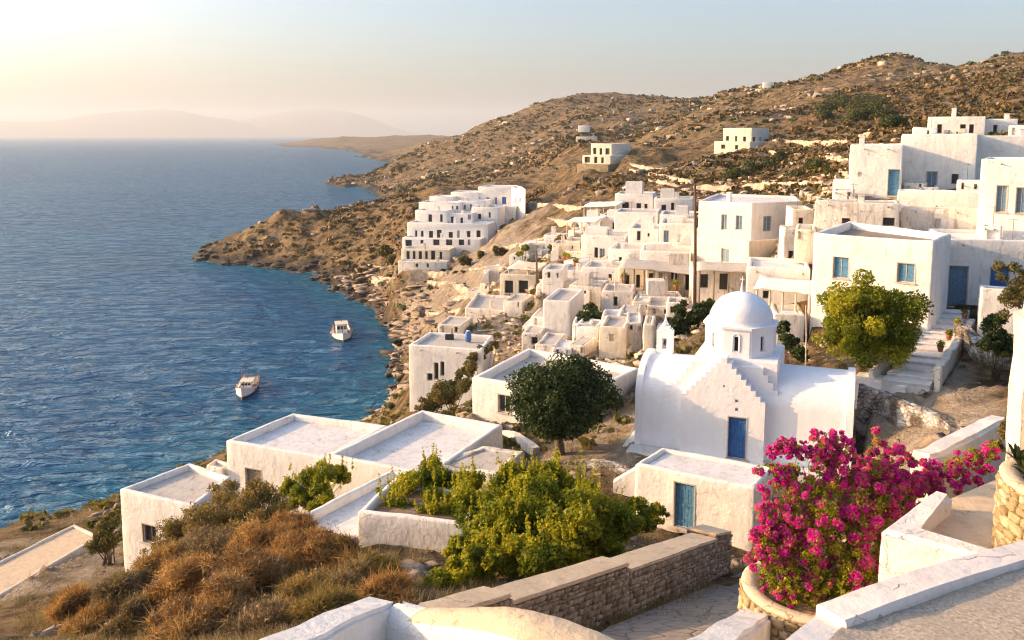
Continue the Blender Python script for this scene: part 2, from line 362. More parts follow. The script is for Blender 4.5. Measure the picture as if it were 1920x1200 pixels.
row('low cream wing with open dark porch below the shaded terrace by the lane', 937, 1005, 513, 552, 106, 15, 5, mat='cream', par=0.2, ops=[(0, (946, 526, 962, 550), 'dark'), (0, (972, 526, 990, 550), 'dark')])
row('pale curved-wall house beside the stepped lane, above the wide flat roof', 1018, 1072, 562, 662, 72, 16, 6, mat='white', par=0.3, cell=0.9, ops=[(0, (1036, 640, 1048, 658), 'niche')])
row('small white store with square dark window at the foot of the lane', 978, 1016, 624, 662, 70, 12, 3, mat='worn', par=0.1, ops=[(0, (996, 632, 1008, 646), 'dark')])
# big house with two faces
addh('house', 'large angular white house with grey blue shutters in the middle of the village', Q([(1310, 376), (1411, 381), (1503, 377), (1492, 367), (1345, 363)], 33.6), 33.6, 27.5,
     drop=3, roof='roof_white', par=0.3, th=0.35, cell=1.0, ops=[(0, (1352, 402, 1363, 431), 'shut_grey'), (0, (1379, 404, 1392, 431), 'shut_grey'), (1, (1431, 405, 1447, 434), 'shut_grey')])
addh('house', 'lower storey with balcony wall under the large angular white house', Q([(1296, 437), (1405, 452), (1478, 446), (1480, 434), (1310, 424)], 40 - 200 / F * 77), 40 - 200 / F * 77, 26.9,
     drop=3, roof='roof', par=0.5, th=0.25, cell=1.0, mat='cream', ops=[(0, (1352, 466, 1367, 492), 'shut_grey')])
row('dark doored ground floor under the long canopy below the angular house', 1300, 1425, 505, 545, 74, 8, 5, mat='worn', par=0.15, ops=[(0, (1349, 513, 1365, 543), 'door_dark'), (0, (1312, 514, 1328, 540), 'dark'), (0, (1390, 518, 1400, 536), 'niche')])
# right hand side
addh('house', 'rough white house with two light blue shuttered windows and a dark gravel roof', Q([(1525, 437), (1752, 453), (1784, 438), (1590, 415)], 34.0), 34.0, 28.5,
     drop=2, roof='roof_dark', par=0.5, th=0.35, cell=0.45, jit=0.03, bev=0.11, ops=[(0, (1562, 482, 1591, 522), 'win_blue'), (0, (1682, 494, 1715, 530), 'win_blue')])
row('white house with a tall grey door at the top of the white stairs', 1780, 1970, 447, 576, 53.5, 14, 6, roof='roof_white', par=0.3, cell=0.5, ops=[(0, (1771, 499, 1806, 573), 'door_grey'), (0, (1857, 499, 1892, 541), 'win_deepblue')])
row('bright sunlit white tower house at the right edge', 1840, 2030, 298, 462, 57, 33, 6, drop=2, roof='roof_white', par=0.25, cell=0.5, ops=[(0, (1868, 348, 1888, 398), 'shut_grey'), (0, (1905, 352, 1925, 400), 'shut_grey')])
row('rough white house with a light blue door under the brown hill', 1594, 1690, 271, 369, 70, 24, 7, drop=2, roof='roof_white', par=0.3, cell=0.8, jit=0.04, ops=[(0, (1665, 318, 1686, 367), 'door_pale'), (0, (1608, 322, 1616, 331), 'niche')])
row('tall rough white house with two doors, right of the light blue door', 1690, 1828, 251, 372, 72, 27, 9, drop=2, roof='roof_white', par=0.3, cell=0.8, jit=0.04, ops=[(0, (1737, 322, 1757, 351), 'win_pale'), (0, (1784, 326, 1797, 345), 'dark')])
row('mauve shaded long white wall block stretching to the right edge under the top house', 1828, 2000, 254, 340, 71, 20, 6, drop=2, roof='roof_white', par=0.3, cell=0.9)
row('small white house on the top of the village, against the brown hill', 1740, 1840, 219, 254, 84, 26, 6, roof='roof_white', par=0.25, ops=[(0, (1757, 233, 1766, 250), 'dark'), (0, (1800, 233, 1811, 247), 'dark'), (0, (1817, 233, 1826, 250), 'dark')])
row('low pale annex of the topmost house, near the right edge', 1838, 1900, 223, 256, 84, 24, 5, par=0.2, ops=[(0, (1862, 234, 1870, 250), 'dark')])
row('ruined white house with broken wall and dark square hole left of the gravel roof', 1529, 1690, 377, 440, 61, 22, 2.6, mat='worn', par=0.2, cell=0.5, jit=0.08, ops=[(0, (1655, 408, 1678, 424), 'dark'), (0, (1578, 409, 1594, 425), 'dark')])
row('long worn terrace wall under the two doored rough house', 1684, 1842, 356, 400, 67, 27, 1.6, mat='white', roof='roof', par=0.35, cell=0.5, jit=0.05, cat='terrace')
row('worn white block with rounded top between the ruin and the tower', 1690, 1845, 388, 440, 61, 27, 1.6, mat='worn', par=0.2, cell=0.5, jit=0.08, ops=[(0, (1752, 410, 1764, 430), 'niche')])
row('small square white niche block below the sunlit tower', 1838, 1884, 424, 470, 55, 31, 1.6, par=0.1, cell=0.5, ops=[(0, (1850, 432, 1872, 452), 'niche')])
row('white wall block with parapet right of the tall grey door', 1840, 1960, 540, 600, 47, 24, 1.2, par=0.1, cell=0.5, cat='terrace')
row('low white hut at the left end of the ruined house', 1562, 1594, 338, 372, 71, 22, 3, par=0.1)
row('white block house behind the reed canopy, left of the shuttered house', 1400, 1526, 500, 560, 57, 17, 5, roof='roof_white', par=0.25, cell=0.7, ops=[(0, (1430, 545, 1444, 560), 'dark')])
row('low white storage block under the reed canopy porch', 1452, 1520, 588, 645, 52, 12, 3.5, par=0.1, mat='worn', cell=0.7, roof='roof_white')

# village terraces in the middle (all further than 55 m)
VG = 'stacked white village houses on the middle slope'
def vr(label, *a, **k): k.setdefault('group', VG); row(label, *a, **k)
vr('white house with three dark arched openings at the upper left of the village', 1153, 1224, 363, 398, 127, 15, 6, par=0.25, ops=[(0, (1166, 379, 1179, 396), 'dark'), (0, (1193, 381, 1202, 396), 'dark'), (0, (1208, 382, 1214, 394), 'dark')])
vr('low white house left of the tall pole, highest in its row', 1226, 1300, 372, 400, 122, 13, 6, par=0.2, ops=[(0, (1240, 384, 1249, 395), 'dark'), (0, (1258, 380, 1264, 394), 'dark')])
vr('white terrace house with stepped left end below the arched house', 1125, 1186, 404, 436, 117, 16, 6, par=0.25, ops=[(0, (1148, 417, 1155, 432), 'dark')])
vr('plain sunlit white house under the arched house, middle of its row', 1152, 1234, 397, 440, 110, 14, 6, par=0.3, ops=[(0, (1215, 408, 1221, 420), 'dark')])
vr('white house with brown roof edge left of the pole, second row from the top', 1237, 1303, 402, 434, 104, 14, 6, par=0.25, ops=[(0, (1250, 432, 1260, 446), 'dark')])
vr('broad white house with flat grey terrace at the left end of the village', 1090, 1172, 440, 500, 101, 18, 7, par=0.3, roof='roof', ops=[(0, (1114, 464, 1121, 490), 'dark'), (0, (1124, 466, 1134, 492), 'shut_grey')])
vr('white house with small dark window in the heart of the village', 1178, 1236, 428, 466, 99, 15, 6, par=0.3, ops=[(0, (1194, 433, 1201, 451), 'dark'), (0, (1214, 437, 1218, 444), 'dark')])
vr('tall white house with pale blue door left of the wooden pole', 1236, 1305, 418, 476, 93, 14, 6, par=0.3, ops=[(0, (1244, 432, 1254, 456), 'shut_grey'), (0, (1270, 440, 1276, 456), 'niche')])
vr('pale house front with long parapet below the heart of the village', 1141, 1212, 466, 503, 93, 15, 6, par=0.35, mat='white', ops=[(0, (1160, 482, 1166, 498), 'dark')])
vr('long white terrace front running up to the wooden pole', 1200, 1310, 470, 506, 86, 12, 5, par=0.4, mat='white')
vr('shaded dark arcade house under the village reed roof', 1212, 1304, 503, 555, 82, 11, 5, par=0.1, mat='worn', ops=[(0, (1216, 512, 1228, 540), 'dark'), (0, (1234, 510, 1243, 545), 'shut_grey'), (0, (1258, 508, 1270, 524), 'dark'), (0, (1288, 512, 1300, 545), 'dark')])
vr('small white cube house at the left lower edge of the village', 1044, 1090, 506, 545, 89, 18, 5, par=0.25, ops=[(0, (1062, 520, 1068, 532), 'dark')])
vr('white house with sunlit parapet right of the small cube house', 1090, 1163, 500, 540, 88, 16, 5, par=0.35, ops=[(0, (1104, 515, 1110, 530), 'dark'), (0, (1140, 514, 1147, 532), 'dark')])
vr('cream block house with two dark openings left of the arcade', 1160, 1214, 500, 548, 84, 14, 5, par=0.2, mat='cream', ops=[(0, (1172, 515, 1180, 535), 'dark'), (0, (1192, 515, 1200, 540), 'dark')])
vr('low worn house above the village bushes, left side', 1066, 1128, 535, 580, 80, 18, 4, par=0.3, mat='worn', ops=[(0, (1092, 545, 1099, 562), 'dark')])
vr('low worn house above the village bushes, centre', 1128, 1190, 545, 592, 76, 12, 4, par=0.3, mat='worn', ops=[(0, (1150, 556, 1158, 574), 'dark')])
vr('worn cream retaining block with stains above the green bush', 1200, 1285, 556, 606, 75, 4, 3, par=0.2, mat='worn')
vr('cream cube with chipped corners low in the village', 1124, 1178, 612, 668, 62, 14, 4, par=0.3, mat='cream', cell=0.8, jit=0.06, ops=[(0, (1142, 626, 1151, 640), 'niche')])
vr('narrow worn cream block left of the bell tower', 1206, 1232, 608, 655, 58, 12, 3, par=0.1, mat='cream', cell=0.7, jit=0.05)
vr('ruined pale block in the rubble above the wide flat roof', 1160, 1204, 588, 632, 68, 12, 4, par=0.2, mat='worn', cell=0.7, jit=0.09)
vr('low white wall house above the wide flat roof, left of the rubble', 1076, 1124, 612, 660, 66, 16, 3, par=0.2, mat='white', cell=0.8, jit=0.06)
vr('little white terrace room at the far left tip of the village rows', 1086, 1128, 412, 432, 122, 16, 4, par=0.1)
vr('low terrace wall room with light canopy, left end of the second village row', 1058, 1096, 470, 506, 104, 18, 4, par=0.2, mat='cream', ops=[(0, (1070, 482, 1080, 500), 'dark')])
vr('pale house right of the angular house, half hidden by its corner', 1486, 1528, 392, 440, 74, 10, 4, par=0.2, mat='cream', ops=[(0, (1497, 408, 1506, 424), 'dark')])
vr('small worn block above the dark tunnel-like arch, right of the balcony wall', 1470, 1530, 430, 492, 68, 10, 3, par=0.2, mat='worn', cell=0.8, jit=0.08, ops=[(0, (1478, 470, 1488, 488), 'dark')])

# smaller rooms and walls filling the terraces, row by row from the top
ORD = ['first', 'second', 'third', 'fourth', 'fifth', 'sixth', 'seventh', 'eighth']
rr_ = random.Random(4)
def filler(where, D, rot, items, mats=('white', 'worn', 'cream'), dpt=(2.5, 4.5)):
    for i, (x0, x1, yt, yb) in enumerate(items):
        ops = []; x0 -= 5; x1 += 9; yt += (yb - yt) * 0.22
        wpx = x1 - x0; k = 1 if wpx < 26 else 2
        for q in range(k):
            xc = x0 + wpx * (q + 0.5 + rr_.uniform(-.15, .15)) / k; hh = (yb - yt) * rr_.uniform(.35, .6); ww = hh * rr_.uniform(.4, .6)
            if rr_.random() < 0.85: ops.append((0, (xc - ww / 2, yb - hh - 2 - rr_.uniform(0, 4), xc + ww / 2, yb - 3), rr_.choice(['dark', 'dark', 'dark', 'shut_grey', 'niche'])))
        vr('%s small room from left, %s' % (ORD[i], where), x0, x1, yt, yb, D - i * rr_.uniform(0.2, 0.8), max(rot + rr_.uniform(-8, 10), math.degrees(math.atan((x0 - 960) / F)) + rr_.uniform(-3, 6)), rr_.uniform(*dpt), par=rr_.choice([0.1, 0.25, 0.35]), th=0.25,
           mat=rr_.choice(mats), roof=rr_.choice(['roof', 'roof_white', 'roof']), cell=0.9, jit=0.05, ops=ops)
filler('terrace row under the highest reed pergola', 118, 16, [(1098, 1124, 420, 440), (1070, 1094, 428, 446), (1186, 1214, 440, 458)])
filler('row just above the broad house at the village left end', 106, 15, [(1040, 1064, 452, 474), (1066, 1090, 446, 470), (1176, 1200, 452, 474)])
filler('row under the broad house at the village left end', 94, 16, [(1062, 1088, 484, 506), (1090, 1116, 488, 508), (1120, 1142, 482, 504), (1030, 1056, 496, 518)])
filler('row just left of the arcade house', 85, 14, [(1046, 1070, 522, 546), (1072, 1100, 528, 552), (1104, 1132, 524, 550), (1136, 1160, 530, 556)])
filler('row under the arcade house', 73, 10, [(1190, 1214, 560, 584), (1218, 1250, 566, 592), (1254, 1280, 560, 590), (1284, 1312, 574, 600), (1330, 1362, 566, 592), (1366, 1396, 556, 584)])
filler('rubble row between the bushes of the lower village', 67, 12, [(1078, 1104, 600, 628), (1132, 1158, 588, 612), (1160, 1184, 618, 640), (1188, 1212, 634, 660), (1232, 1262, 620, 646), (1092, 1122, 632, 662), (1180, 1200, 600, 622)])
filler('row around the stepped lane', 84, 14, [(1010, 1034, 530, 560), (1022, 1046, 500, 524), (948, 972, 560, 578), (1034, 1056, 556, 586)])
filler('low row behind the wide flat roof', 63, 14, [(1008, 1036, 640, 664), (1040, 1066, 648, 668), (1070, 1090, 640, 666), (1150, 1176, 646, 672), (1196, 1220, 660, 684)])
filler('steep row below the broad house', 90, 14, [(1150, 1176, 536, 560), (1112, 1136, 556, 580), (1060, 1086, 568, 592), (1140, 1166, 572, 596), (1180, 1204, 570, 592)])
filler('row behind the dome left of the reed canopy', 61, 10, [(1340, 1368, 590, 616), (1372, 1400, 580, 606), (1404, 1426, 566, 590)])
filler('row of huts at the foot of the angular house', 70, 8, [(1424, 1450, 506, 530), (1452, 1478, 486, 508), (1480, 1512, 494, 516)])
filler('broken row beside the gravel roof', 60, 10, [(1500, 1528, 452, 486), (1496, 1524, 424, 450)])
filler('upper terrace row under the two doored rough house', 69, 10, [(1700, 1726, 338, 358), (1728, 1752, 346, 364), (1800, 1830, 332, 358), (1566, 1592, 352, 376)])
filler('row along the top house of the village', 80, 6, [(1716, 1742, 234, 256), (1776, 1796, 238, 254), (1896, 1925, 230, 256)])
filler('row along the lane above the cream wing', 128, 16, [(1024, 1048, 436, 454), (985, 1008, 452, 470), (1012, 1036, 462, 480), (960, 984, 474, 490)])
filler('stone hut row left of the cream wing', 132, 14, [(905, 930, 528, 546), (878, 900, 542, 560), (912, 936, 500, 518)])
filler('shore side row below the shore house and lane', 78, 14, [(826, 856, 602, 626), (1000, 1020, 588, 612), (984, 1004, 606, 626)])

# the hotel-like cluster on the headland
CG = 'white terraced blocks of the far cluster'
def cr(label, *a, **k): k.setdefault('group', CG); k.setdefault('par', 0.5); k.setdefault('roof', 'roof_white'); k.setdefault('th', 0.5); k.setdefault('bev', 0.12); row(label, *a, **k)
cr('topmost block of the far cluster with blue shutters', 896, 958, 350, 388, 214, 14, 9, ops=[(0, (912, 370, 918, 383), 'shut_grey'), (0, (928, 370, 932, 383), 'shut_grey'), (0, (941, 369, 949, 383), 'shut_blue'), (0, (897, 370, 900, 383), 'dark')])
addh('house', 'slanting right end of the topmost block in the far cluster', Q([(958, 351), (985, 355), (980, 350), (962, 348)], W(958, 351, 212)[2]), W(958, 351, 212)[2], 18.0, roof='roof_white', par=0.5, th=0.4, group=CG, ops=[(0, (964, 371, 968, 381), 'dark'), (0, (973, 371, 976, 378), 'dark')])
cr('second highest block of the far cluster, left of the topmost', 845, 897, 360, 390, 215, 14, 7, ops=[(0, (870, 378, 874, 390), 'dark')])
cr('high small block at the left of the far cluster with pinkish front', 805, 850, 368, 386, 214, 14, 6)
cr('third row left block of the far cluster', 785, 860, 379, 404, 208, 14, 6, ops=[(0, (847, 386, 850, 393), 'dark'), (0, (855, 386, 859, 393), 'dark')])
cr('third row middle block of the far cluster', 858, 912, 376, 404, 209, 14, 6, ops=[(0, (870, 384, 873, 393), 'dark'), (0, (881, 383, 885, 393), 'shut_grey')])
cr('fourth row left block of the far cluster with two grey doors', 778, 838, 394, 420, 203, 14, 6, ops=[(0, (803, 402, 810, 416), 'dark'), (0, (825, 402, 830, 416), 'dark')])
cr('fourth row middle block of the far cluster with a cluttered balcony', 836, 886, 399, 424, 202, 14, 6, ops=[(0, (845, 406, 851, 418), 'dark'), (0, (863, 408, 868, 420), 'dark'), (0, (877, 402, 883, 412), 'shut_grey')])
cr('fourth row right block of the far cluster with tall plain wall', 884, 935, 388, 424, 203, 14, 8, ops=[(0, (896, 401, 902, 411), 'dark'), (0, (916, 398, 920, 408), 'dark')])
cr('right shoulder block of the far cluster, below the slanting end', 925, 966, 386, 410, 208, 14, 8, ops=[(0, (940, 400, 943, 414), 'dark')])
cr('long window row block in the middle of the far cluster', 763, 915, 417, 450, 198, 13, 7, ops=[(0, (778, 432, 782, 444), 'dark'), (0, (789, 433, 794, 444), 'dark'), (0, (804, 433, 812, 446), 'dark'), (0, (819, 431, 828, 446), 'dark'), (0, (841, 435, 849, 446), 'dark'), (0, (857, 432, 862, 446), 'shut_grey'), (0, (875, 433, 882, 445), 'dark'), (0, (893, 432, 901, 445), 'dark')])
cr('balcony row block of the far cluster below the long window row', 754, 900, 445, 466, 194, 13, 5, ops=[(0, (760, 450, 772, 462), 'dark'), (0, (788, 450, 794, 457), 'dark'), (0, (812, 449, 824, 460), 'dark'), (0, (836, 449, 848, 460), 'dark'), (0, (860, 449, 870, 460), 'dark'), (0, (877, 449, 882, 460), 'shut_grey')])
cr('lowest windowed block of the far cluster with brown columns', 752, 842, 466, 490, 189, 12, 5, mat='cream', ops=[(0, (762, 471, 768, 486), 'dark'), (0, (774, 471, 779, 486), 'dark'), (0, (785, 471, 791, 486), 'dark'), (0, (797, 471, 802, 486), 'dark'), (0, (808, 470, 816, 487), 'dark'), (0, (824, 472, 829, 486), 'dark')])
cr('bottom terrace wall of the far cluster above the shore', 746, 836, 489, 506, 184, 11, 3, mat='worn', ops=[(0, (779, 494, 784, 501), 'dark'), (0, (800, 494, 804, 502), 'dark')])
# houses on the hill
row('upper floor of the square cream house standing alone on the left of the hill', 1108, 1146, 269, 292, 241, 34, 12, mat='cream', par=0.4, th=0.5, ops=[(0, (1112, 277, 1118, 289), 'dark'), (0, (1124, 278, 1129, 290), 'dark'), (0, (1135, 278, 1143, 290), 'dark')])
row('colonnaded lower floor of the cream house alone on the left of the hill', 1092, 1144, 291, 308, 236, 34, 10, mat='cream', par=0.4, th=0.5, ops=[(0, (1096, 294, 1106, 305), 'dark'), (0, (1114, 294, 1120, 306), 'dark'), (0, (1127, 295, 1132, 306), 'dark')])
row('rough stone base terrace under the cream house on the left of the hill', 1082, 1140, 307, 322, 232, 34, 8, mat='stone_gold', roof='soil', par=0.2, th=0.5, cat='terrace')
row('upper floor of the square cream house standing higher on the hill', 1356, 1406, 240, 266, 231, 40, 11, mat='cream', par=0.4, th=0.5, ops=[(0, (1361, 255, 1367, 264), 'dark'), (0, (1378, 255, 1382, 266), 'dark'), (0, (1393, 256, 1399, 266), 'dark'), (1, (1411, 257, 1417, 267), 'dark'), (1, (1424, 257, 1427, 264), 'dark')])
row('lower floor of the square cream house standing higher on the hill', 1339, 1404, 265, 281, 226, 40, 12, mat='cream', par=0.4, th=0.5, ops=[(0, (1352, 271, 1360, 279), 'dark'), (0, (1378, 272, 1384, 280), 'dark')])
row('tiny white hut high on the grey hill slope', 1084, 1104, 235, 243, 520, 10, 6, par=0.3)
row('tiny pale hut under the hill crest, left of the lone peak', 1432, 1444, 154, 159, 455, 10, 5, par=0.2)
row('long low pale shed on the grey hill behind the cream house', 1080, 1118, 256, 266, 420, 8, 6, par=0.3, mat='cream')

# church frame: front left corner, direction along the front, direction to the back
CR = math.radians(22); CD = np.array([math.cos(CR), -math.sin(CR)]); CB = np.array([math.sin(CR), math.cos(CR)])
CO = G(1195, 738, 27.2)[:2]
CZ0, CZE = 24.4, 27.2

# ------------------------------------------------------------------ terrain
C = []                                    # control points: u, Y, z
def cp(px, py, Y): p = W(px, py, Y); C.append((p[0] / p[1], Y, p[2]))
def cz(px, Y, z): C.append(((px - 960) / F, Y, z))
def cw(x, y, z): C.append((x / y, y, z))
def coast(px, py): p = G(px, py, 0); C.append((p[0] / p[1], p[1], 0.0))
for p in [(740, 760), (757, 720), (756, 660), (742, 625), (735, 592), (700, 575), (660, 563), (625, 545), (605, 525), (590, 510), (500, 500), (430, 494), (368, 487), (745, 376), (700, 361), (650, 349),
          (618, 344), (705, 297), (715, 300), (545, 272), (600, 276), (680, 282), (710, 786), (650, 800), (700, 590)]: coast(*p)
for px, Y in [(548, 112), (423, 104), (356, 98), (250, 90), (140, 82), (0, 74), (-200, 68), (-500, 62), (385, 300), (450, 322), (530, 345), (600, 362), (680, 380), (740, 400), (665, 760), (700, 860), (740, 960)]: cz(px, Y, 0.0)
for px, Y, z in [(-500, 80, -4), (-300, 95, -6), (-200, 84, -4), (0, 90, -4), (140, 98, -4), (356, 114, -4), (548, 125, -4), (640, 132, -3), (700, 140, -2.5), (722, 155, -2), (710, 175, -2),
                 (690, 192, -1.5), (640, 205, -2), (600, 225, -1.5), (560, 235, -2), (500, 245, -3), (400, 250, -4), (330, 272, -4), (340, 300, -4), (430, 345, -4), (540, 375, -4), (640, 420, -4),
                 (700, 450, -3), (690, 500, -3), (650, 580, -5), (590, 660, -5), (570, 740, -5), (620, 850, -5), (700, 1050, -5), (640, 1300, -6), (650, 1700, -5), (560, 2300, -6), (480, 3100, -8), (500, 3800, -8),
                 (500, 190, -8), (300, 180, -10), (0, 150, -10), (0, 300, -10), (200, 500, -10), (400, 700, -10), (400, 1200, -10), (0, 1000, -10), (300, 2500, -10), (-500, 1500, -10), (-500, 300, -10),
                 (-500, 4500, -10), (300, 4500, -10), (600, 5500, -10), (760, 1150, -5), (-1200, 100, -10)]: cz(px, Y, z)
# headland
for a in [(530, 407, 284), (480, 432, 284), (440, 455, 284), (600, 402, 284), (700, 386, 282), (770, 365, 275), (820, 352, 268), (560, 450, 265), (640, 440, 262), (700, 450, 252), (620, 495, 252),
          (520, 470, 270), (720, 500, 222), (700, 530, 212), (760, 520, 196), (800, 540, 180), (700, 560, 207), (780, 570, 168), (840, 560, 160), (860, 600, 134), (800, 605, 145), (765, 615, 163),
          (850, 530, 166), (900, 500, 165), (960, 470, 160), (900, 540, 135), (940, 440, 182), (1000, 400, 196), (1000, 440, 165), (1050, 400, 168), (1060, 440, 136), (1020, 500, 118), (1000, 360, 240), (1080, 372, 175)]: cp(*a)
# far hill and capes
for a in [(700, 326, 700), (740, 301, 745), (790, 276, 800), (850, 256, 850), (900, 246, 900), (960, 226, 900), (1020, 200, 900), (1100, 183, 900), (1160, 184, 925), (1220, 192, 950), (1290, 193, 1000),
          (850, 330, 560), (900, 290, 650), (800, 340, 560), (940, 320, 480), (1000, 290, 560), (1050, 250, 640), (1100, 270, 520), (1150, 240, 600), (1000, 330, 420), (760, 350, 570),
          (590, 259, 3300), (640, 257, 3300), (740, 256, 3300), (820, 254, 3200), (650, 272, 2700), (740, 275, 2100), (740, 290, 1480), (800, 264, 1520), (860, 254, 1560), (780, 280, 1450)]: cp(*a)
for a in [(800, 1000, 0), (900, 1100, 5), (1000, 1150, 20), (1100, 1150, 40), (860, 1800, 5), (700, 3600, 5), (1300, 1300, 50), (1600, 1500, 50), (2100, 1000, 60), (900, 3500, 10), (1300, 3000, 30), (1700, 3000, 30), (2200, 3000, 30), (900, 4500, -5), (1500, 5000, -5)]: cz(*a)
# near hill
for a in [(1350, 173, 480), (1440, 157, 470), (1500, 151, 465), (1590, 132, 450), (1640, 121, 440), (1665, 110, 436), (1690, 106, 432), (1715, 113, 430), (1745, 127, 430), (1830, 129, 400), (1870, 116, 390), (1920, 106, 380), (2100, 90, 360), (2400, 60, 340),
          (1300, 305, 220), (1300, 240, 330), (1400, 215, 330), (1590, 245, 200), (1590, 200, 300), (1700, 180, 280), (1850, 180, 230), (1900, 215, 130), (1500, 292, 180), (1555, 335, 110), (1450, 340, 130),
          (1200, 350, 160), (1100, 345, 190), (1100, 318, 226), (1180, 300, 236), (1400, 285, 222), (1240, 265, 330), (1290, 225, 420), (1180, 280, 330), (1080, 325, 260), (1040, 345, 260), (1680, 235, 130), (1700, 140, 360), (1300, 340, 150), (1250, 330, 170)]: cp(*a)
for a in [(1100, 380, 28), (1200, 480, 30), (1000, 330, 20), (1500, 560, 55), (1700, 540, 65), (1900, 500, 62), (2200, 450, 66), (1350, 620, 55)]: cz(*a)
# near ground
for a in [(60, 1100, 36), (0, 1190, 28), (150, 1180, 27), (300, 1190, 23.5), (450, 1060, 28), (500, 1190, 19), (620, 1125, 21), (720, 1080, 24), (760, 1150, 16), (900, 1110, 22), (1100, 1060, 25.5), (1180, 1020, 30),
          (1130, 830, 43), (1050, 852, 41.5), (1170, 860, 40), (1010, 850, 43), (900, 800, 52), (1000, 930, 36), (900, 960, 33), (700, 930, 36), (820, 920, 35), (360, 1060, 31), (560, 1040, 28),
          (1700, 725, 41), (1850, 700, 40), (1860, 640, 43), (1840, 600, 47), (1800, 790, 35), (1655, 842, 37), (1750, 840, 33), (1620, 700, 45), (1560, 690, 46), (1480, 670, 50), (1640, 760, 39),
          (840, 775, 60), (800, 790, 62), (930, 690, 64), (750, 790, 75), (860, 700, 68), (960, 600, 85), (1250, 650, 57), (1290, 600, 64), (1350, 590, 60), (1320, 548, 72), (1000, 660, 66), (990, 560, 92), (1020, 600, 82),
          (760, 765, 95), (1960, 560, 52), (2000, 500, 50)]: cp(*a)
for a in [(423, 60, 17.5), (223, 52, 17.5), (0, 50, 16.5), (0, 58, 11), (600, 62, 17), (600, 80, 10), (700, 85, 11.5), (-300, 40, 21), (-300, 56, 9), (-300, 25, 25), (300, 75, 9), (720, 105, 4.5), (740, 118, 4),
          (-1000, 30, 20), (-1000, 60, -4), (-200, 15, 29), (400, 14, 31), (700, 13, 31.5), (2300, 40, 30), (2300, 20, 33), (2300, 80, 38), (2300, 160, 45)]: cz(*a)
# the lane and the foreground
cp(1300, 1150, 19.5); cp(1380, 1090, 24.5); cp(1200, 1190, 17); cp(1500, 1000, 30); cz(1600, 28, 25.8)
for a in [(1500, 22, 27.5), (1500, 14, 30.8), (1300, 12, 31.5), (1000, 10, 32.6), (800, 8, 33.3), (1700, 24, 28), (1700, 17, 31), (1900, 16, 32), (1900, 22, 31), (1600, 9, 32.5), (1000, 5, 33.8), (1500, 5, 34), (2300, 8, 34), (400, 5, 33.5), (-300, 5, 32)]: cz(*a)
for h in HOUSES:
    P = h['poly']; zt, zg = h['zt'], h['zg']
    if h['ground']:
        for q in P[:2]: cw(q[0], q[1], zg)
        m = sum(P) / len(P); cw(m[0], m[1], zg + 0.1)
        bk = (P[-1] + P[-2]) / 2; cw(bk[0], bk[1], min(zg + 0.6, zt - 0.5))
for s, t in ((0, 0), (5, 0), (9.9, 0), (5, 2.2), (0, 4.4), (9.9, 4.4), (5, 6), (0, 6), (5, -1.5), (0, -1.0)):
    q = CO + CD * s + CB * t; cw(q[0], q[1], CZ0 + 0.2)
C = np.array(C); CU = C[:, 0] * 1.6; CL = np.log(C[:, 1]); CZV = C[:, 2]
d = np.hypot(CU[:, None] - CU[None], CL[:, None] - CL[None]); n_ = len(C)
A = np.zeros((n_ + 1, n_ + 1)); A[:n_, :n_] = -d - 0.0015 * np.eye(n_) * -1; A[:n_, :n_] = -d + 0.004 * np.eye(n_); A[:n_, n_] = 1; A[n_, :n_] = 1
RW = np.linalg.solve(A, np.append(CZV, 0))
def zraw(x, y):
    x = np.asarray(x, float).ravel(); y = np.asarray(y, float).ravel(); out = np.empty(len(x))
    for k in range(0, len(x), 4000):
        u = x[k:k + 4000] / y[k:k + 4000] * 1.6; l = np.log(y[k:k + 4000])
        out[k:k + 4000] = -np.hypot(u[:, None] - CU[None], l[:, None] - CL[None]) @ RW[:n_] + RW[n_]
    return out
def inpoly(x, y, P, grow=0.0):
    m = sum(P) / len(P); ins = np.ones(len(x), bool)
    for i in range(len(P)):
        a, b = P[i], P[(i + 1) % len(P)]; e = b - a; L = np.hypot(*e); ins &= (e[0] * (y - a[1]) - e[1] * (x - a[0])) / L > -grow
    return ins
def sstep(a, b, x): t = np.clip((x - a) / (b - a), 0, 1); return t * t * (3 - 2 * t)
NU, NY = 460, 620
U0, U1, Y0, Y1 = -1.05, 1.15, 4.5, 5200.0
us = np.linspace(U0, U1, NU); ls = np.linspace(math.log(Y0), math.log(Y1), NY)
GU, GL = np.meshgrid(us, ls); GY = np.exp(GL); GX = GU * GY
tz = zraw(GX, GY).reshape(GX.shape)
amp = np.clip(GY / 60, 0.25, 40) ** 0.85
amp = np.minimum(amp, 10)
calm = np.ones_like(GX) * (0.18 + 0.82 * sstep(85, 190, GY + np.where(GU < -0.09, 60, 0) * sstep(70, 90, GY)))
rough = fbm(GX / 26, GY / 26, 0, 5, 3) * 2.6 * calm * np.clip(GY / 160, 0, 1.6) + (1 - np.abs(fbm(GX / 9, GY / 9, 0, 4, 8)) * 2 - 0.6) * 0.9 * calm * np.clip(GY / 120, 0.3, 1.3)
rough += fbm(GX / 90, GY / 90, 0, 5, 13) * 7 * sstep(350, 800, GY) + np.where(GY < 120, fbm(GX / 1.6, GY / 1.6, 0, 4, 5) * 0.13, 0)
rough += fbm(GX / 4.5, GY / 4.5, 0, 3, 6) * 0.5 * calm * sstep(50, 100, GY)
keep = np.clip(sstep(-3.0, 2.5, tz), 0.15, 1)
rough *= keep
terr = tz + rough
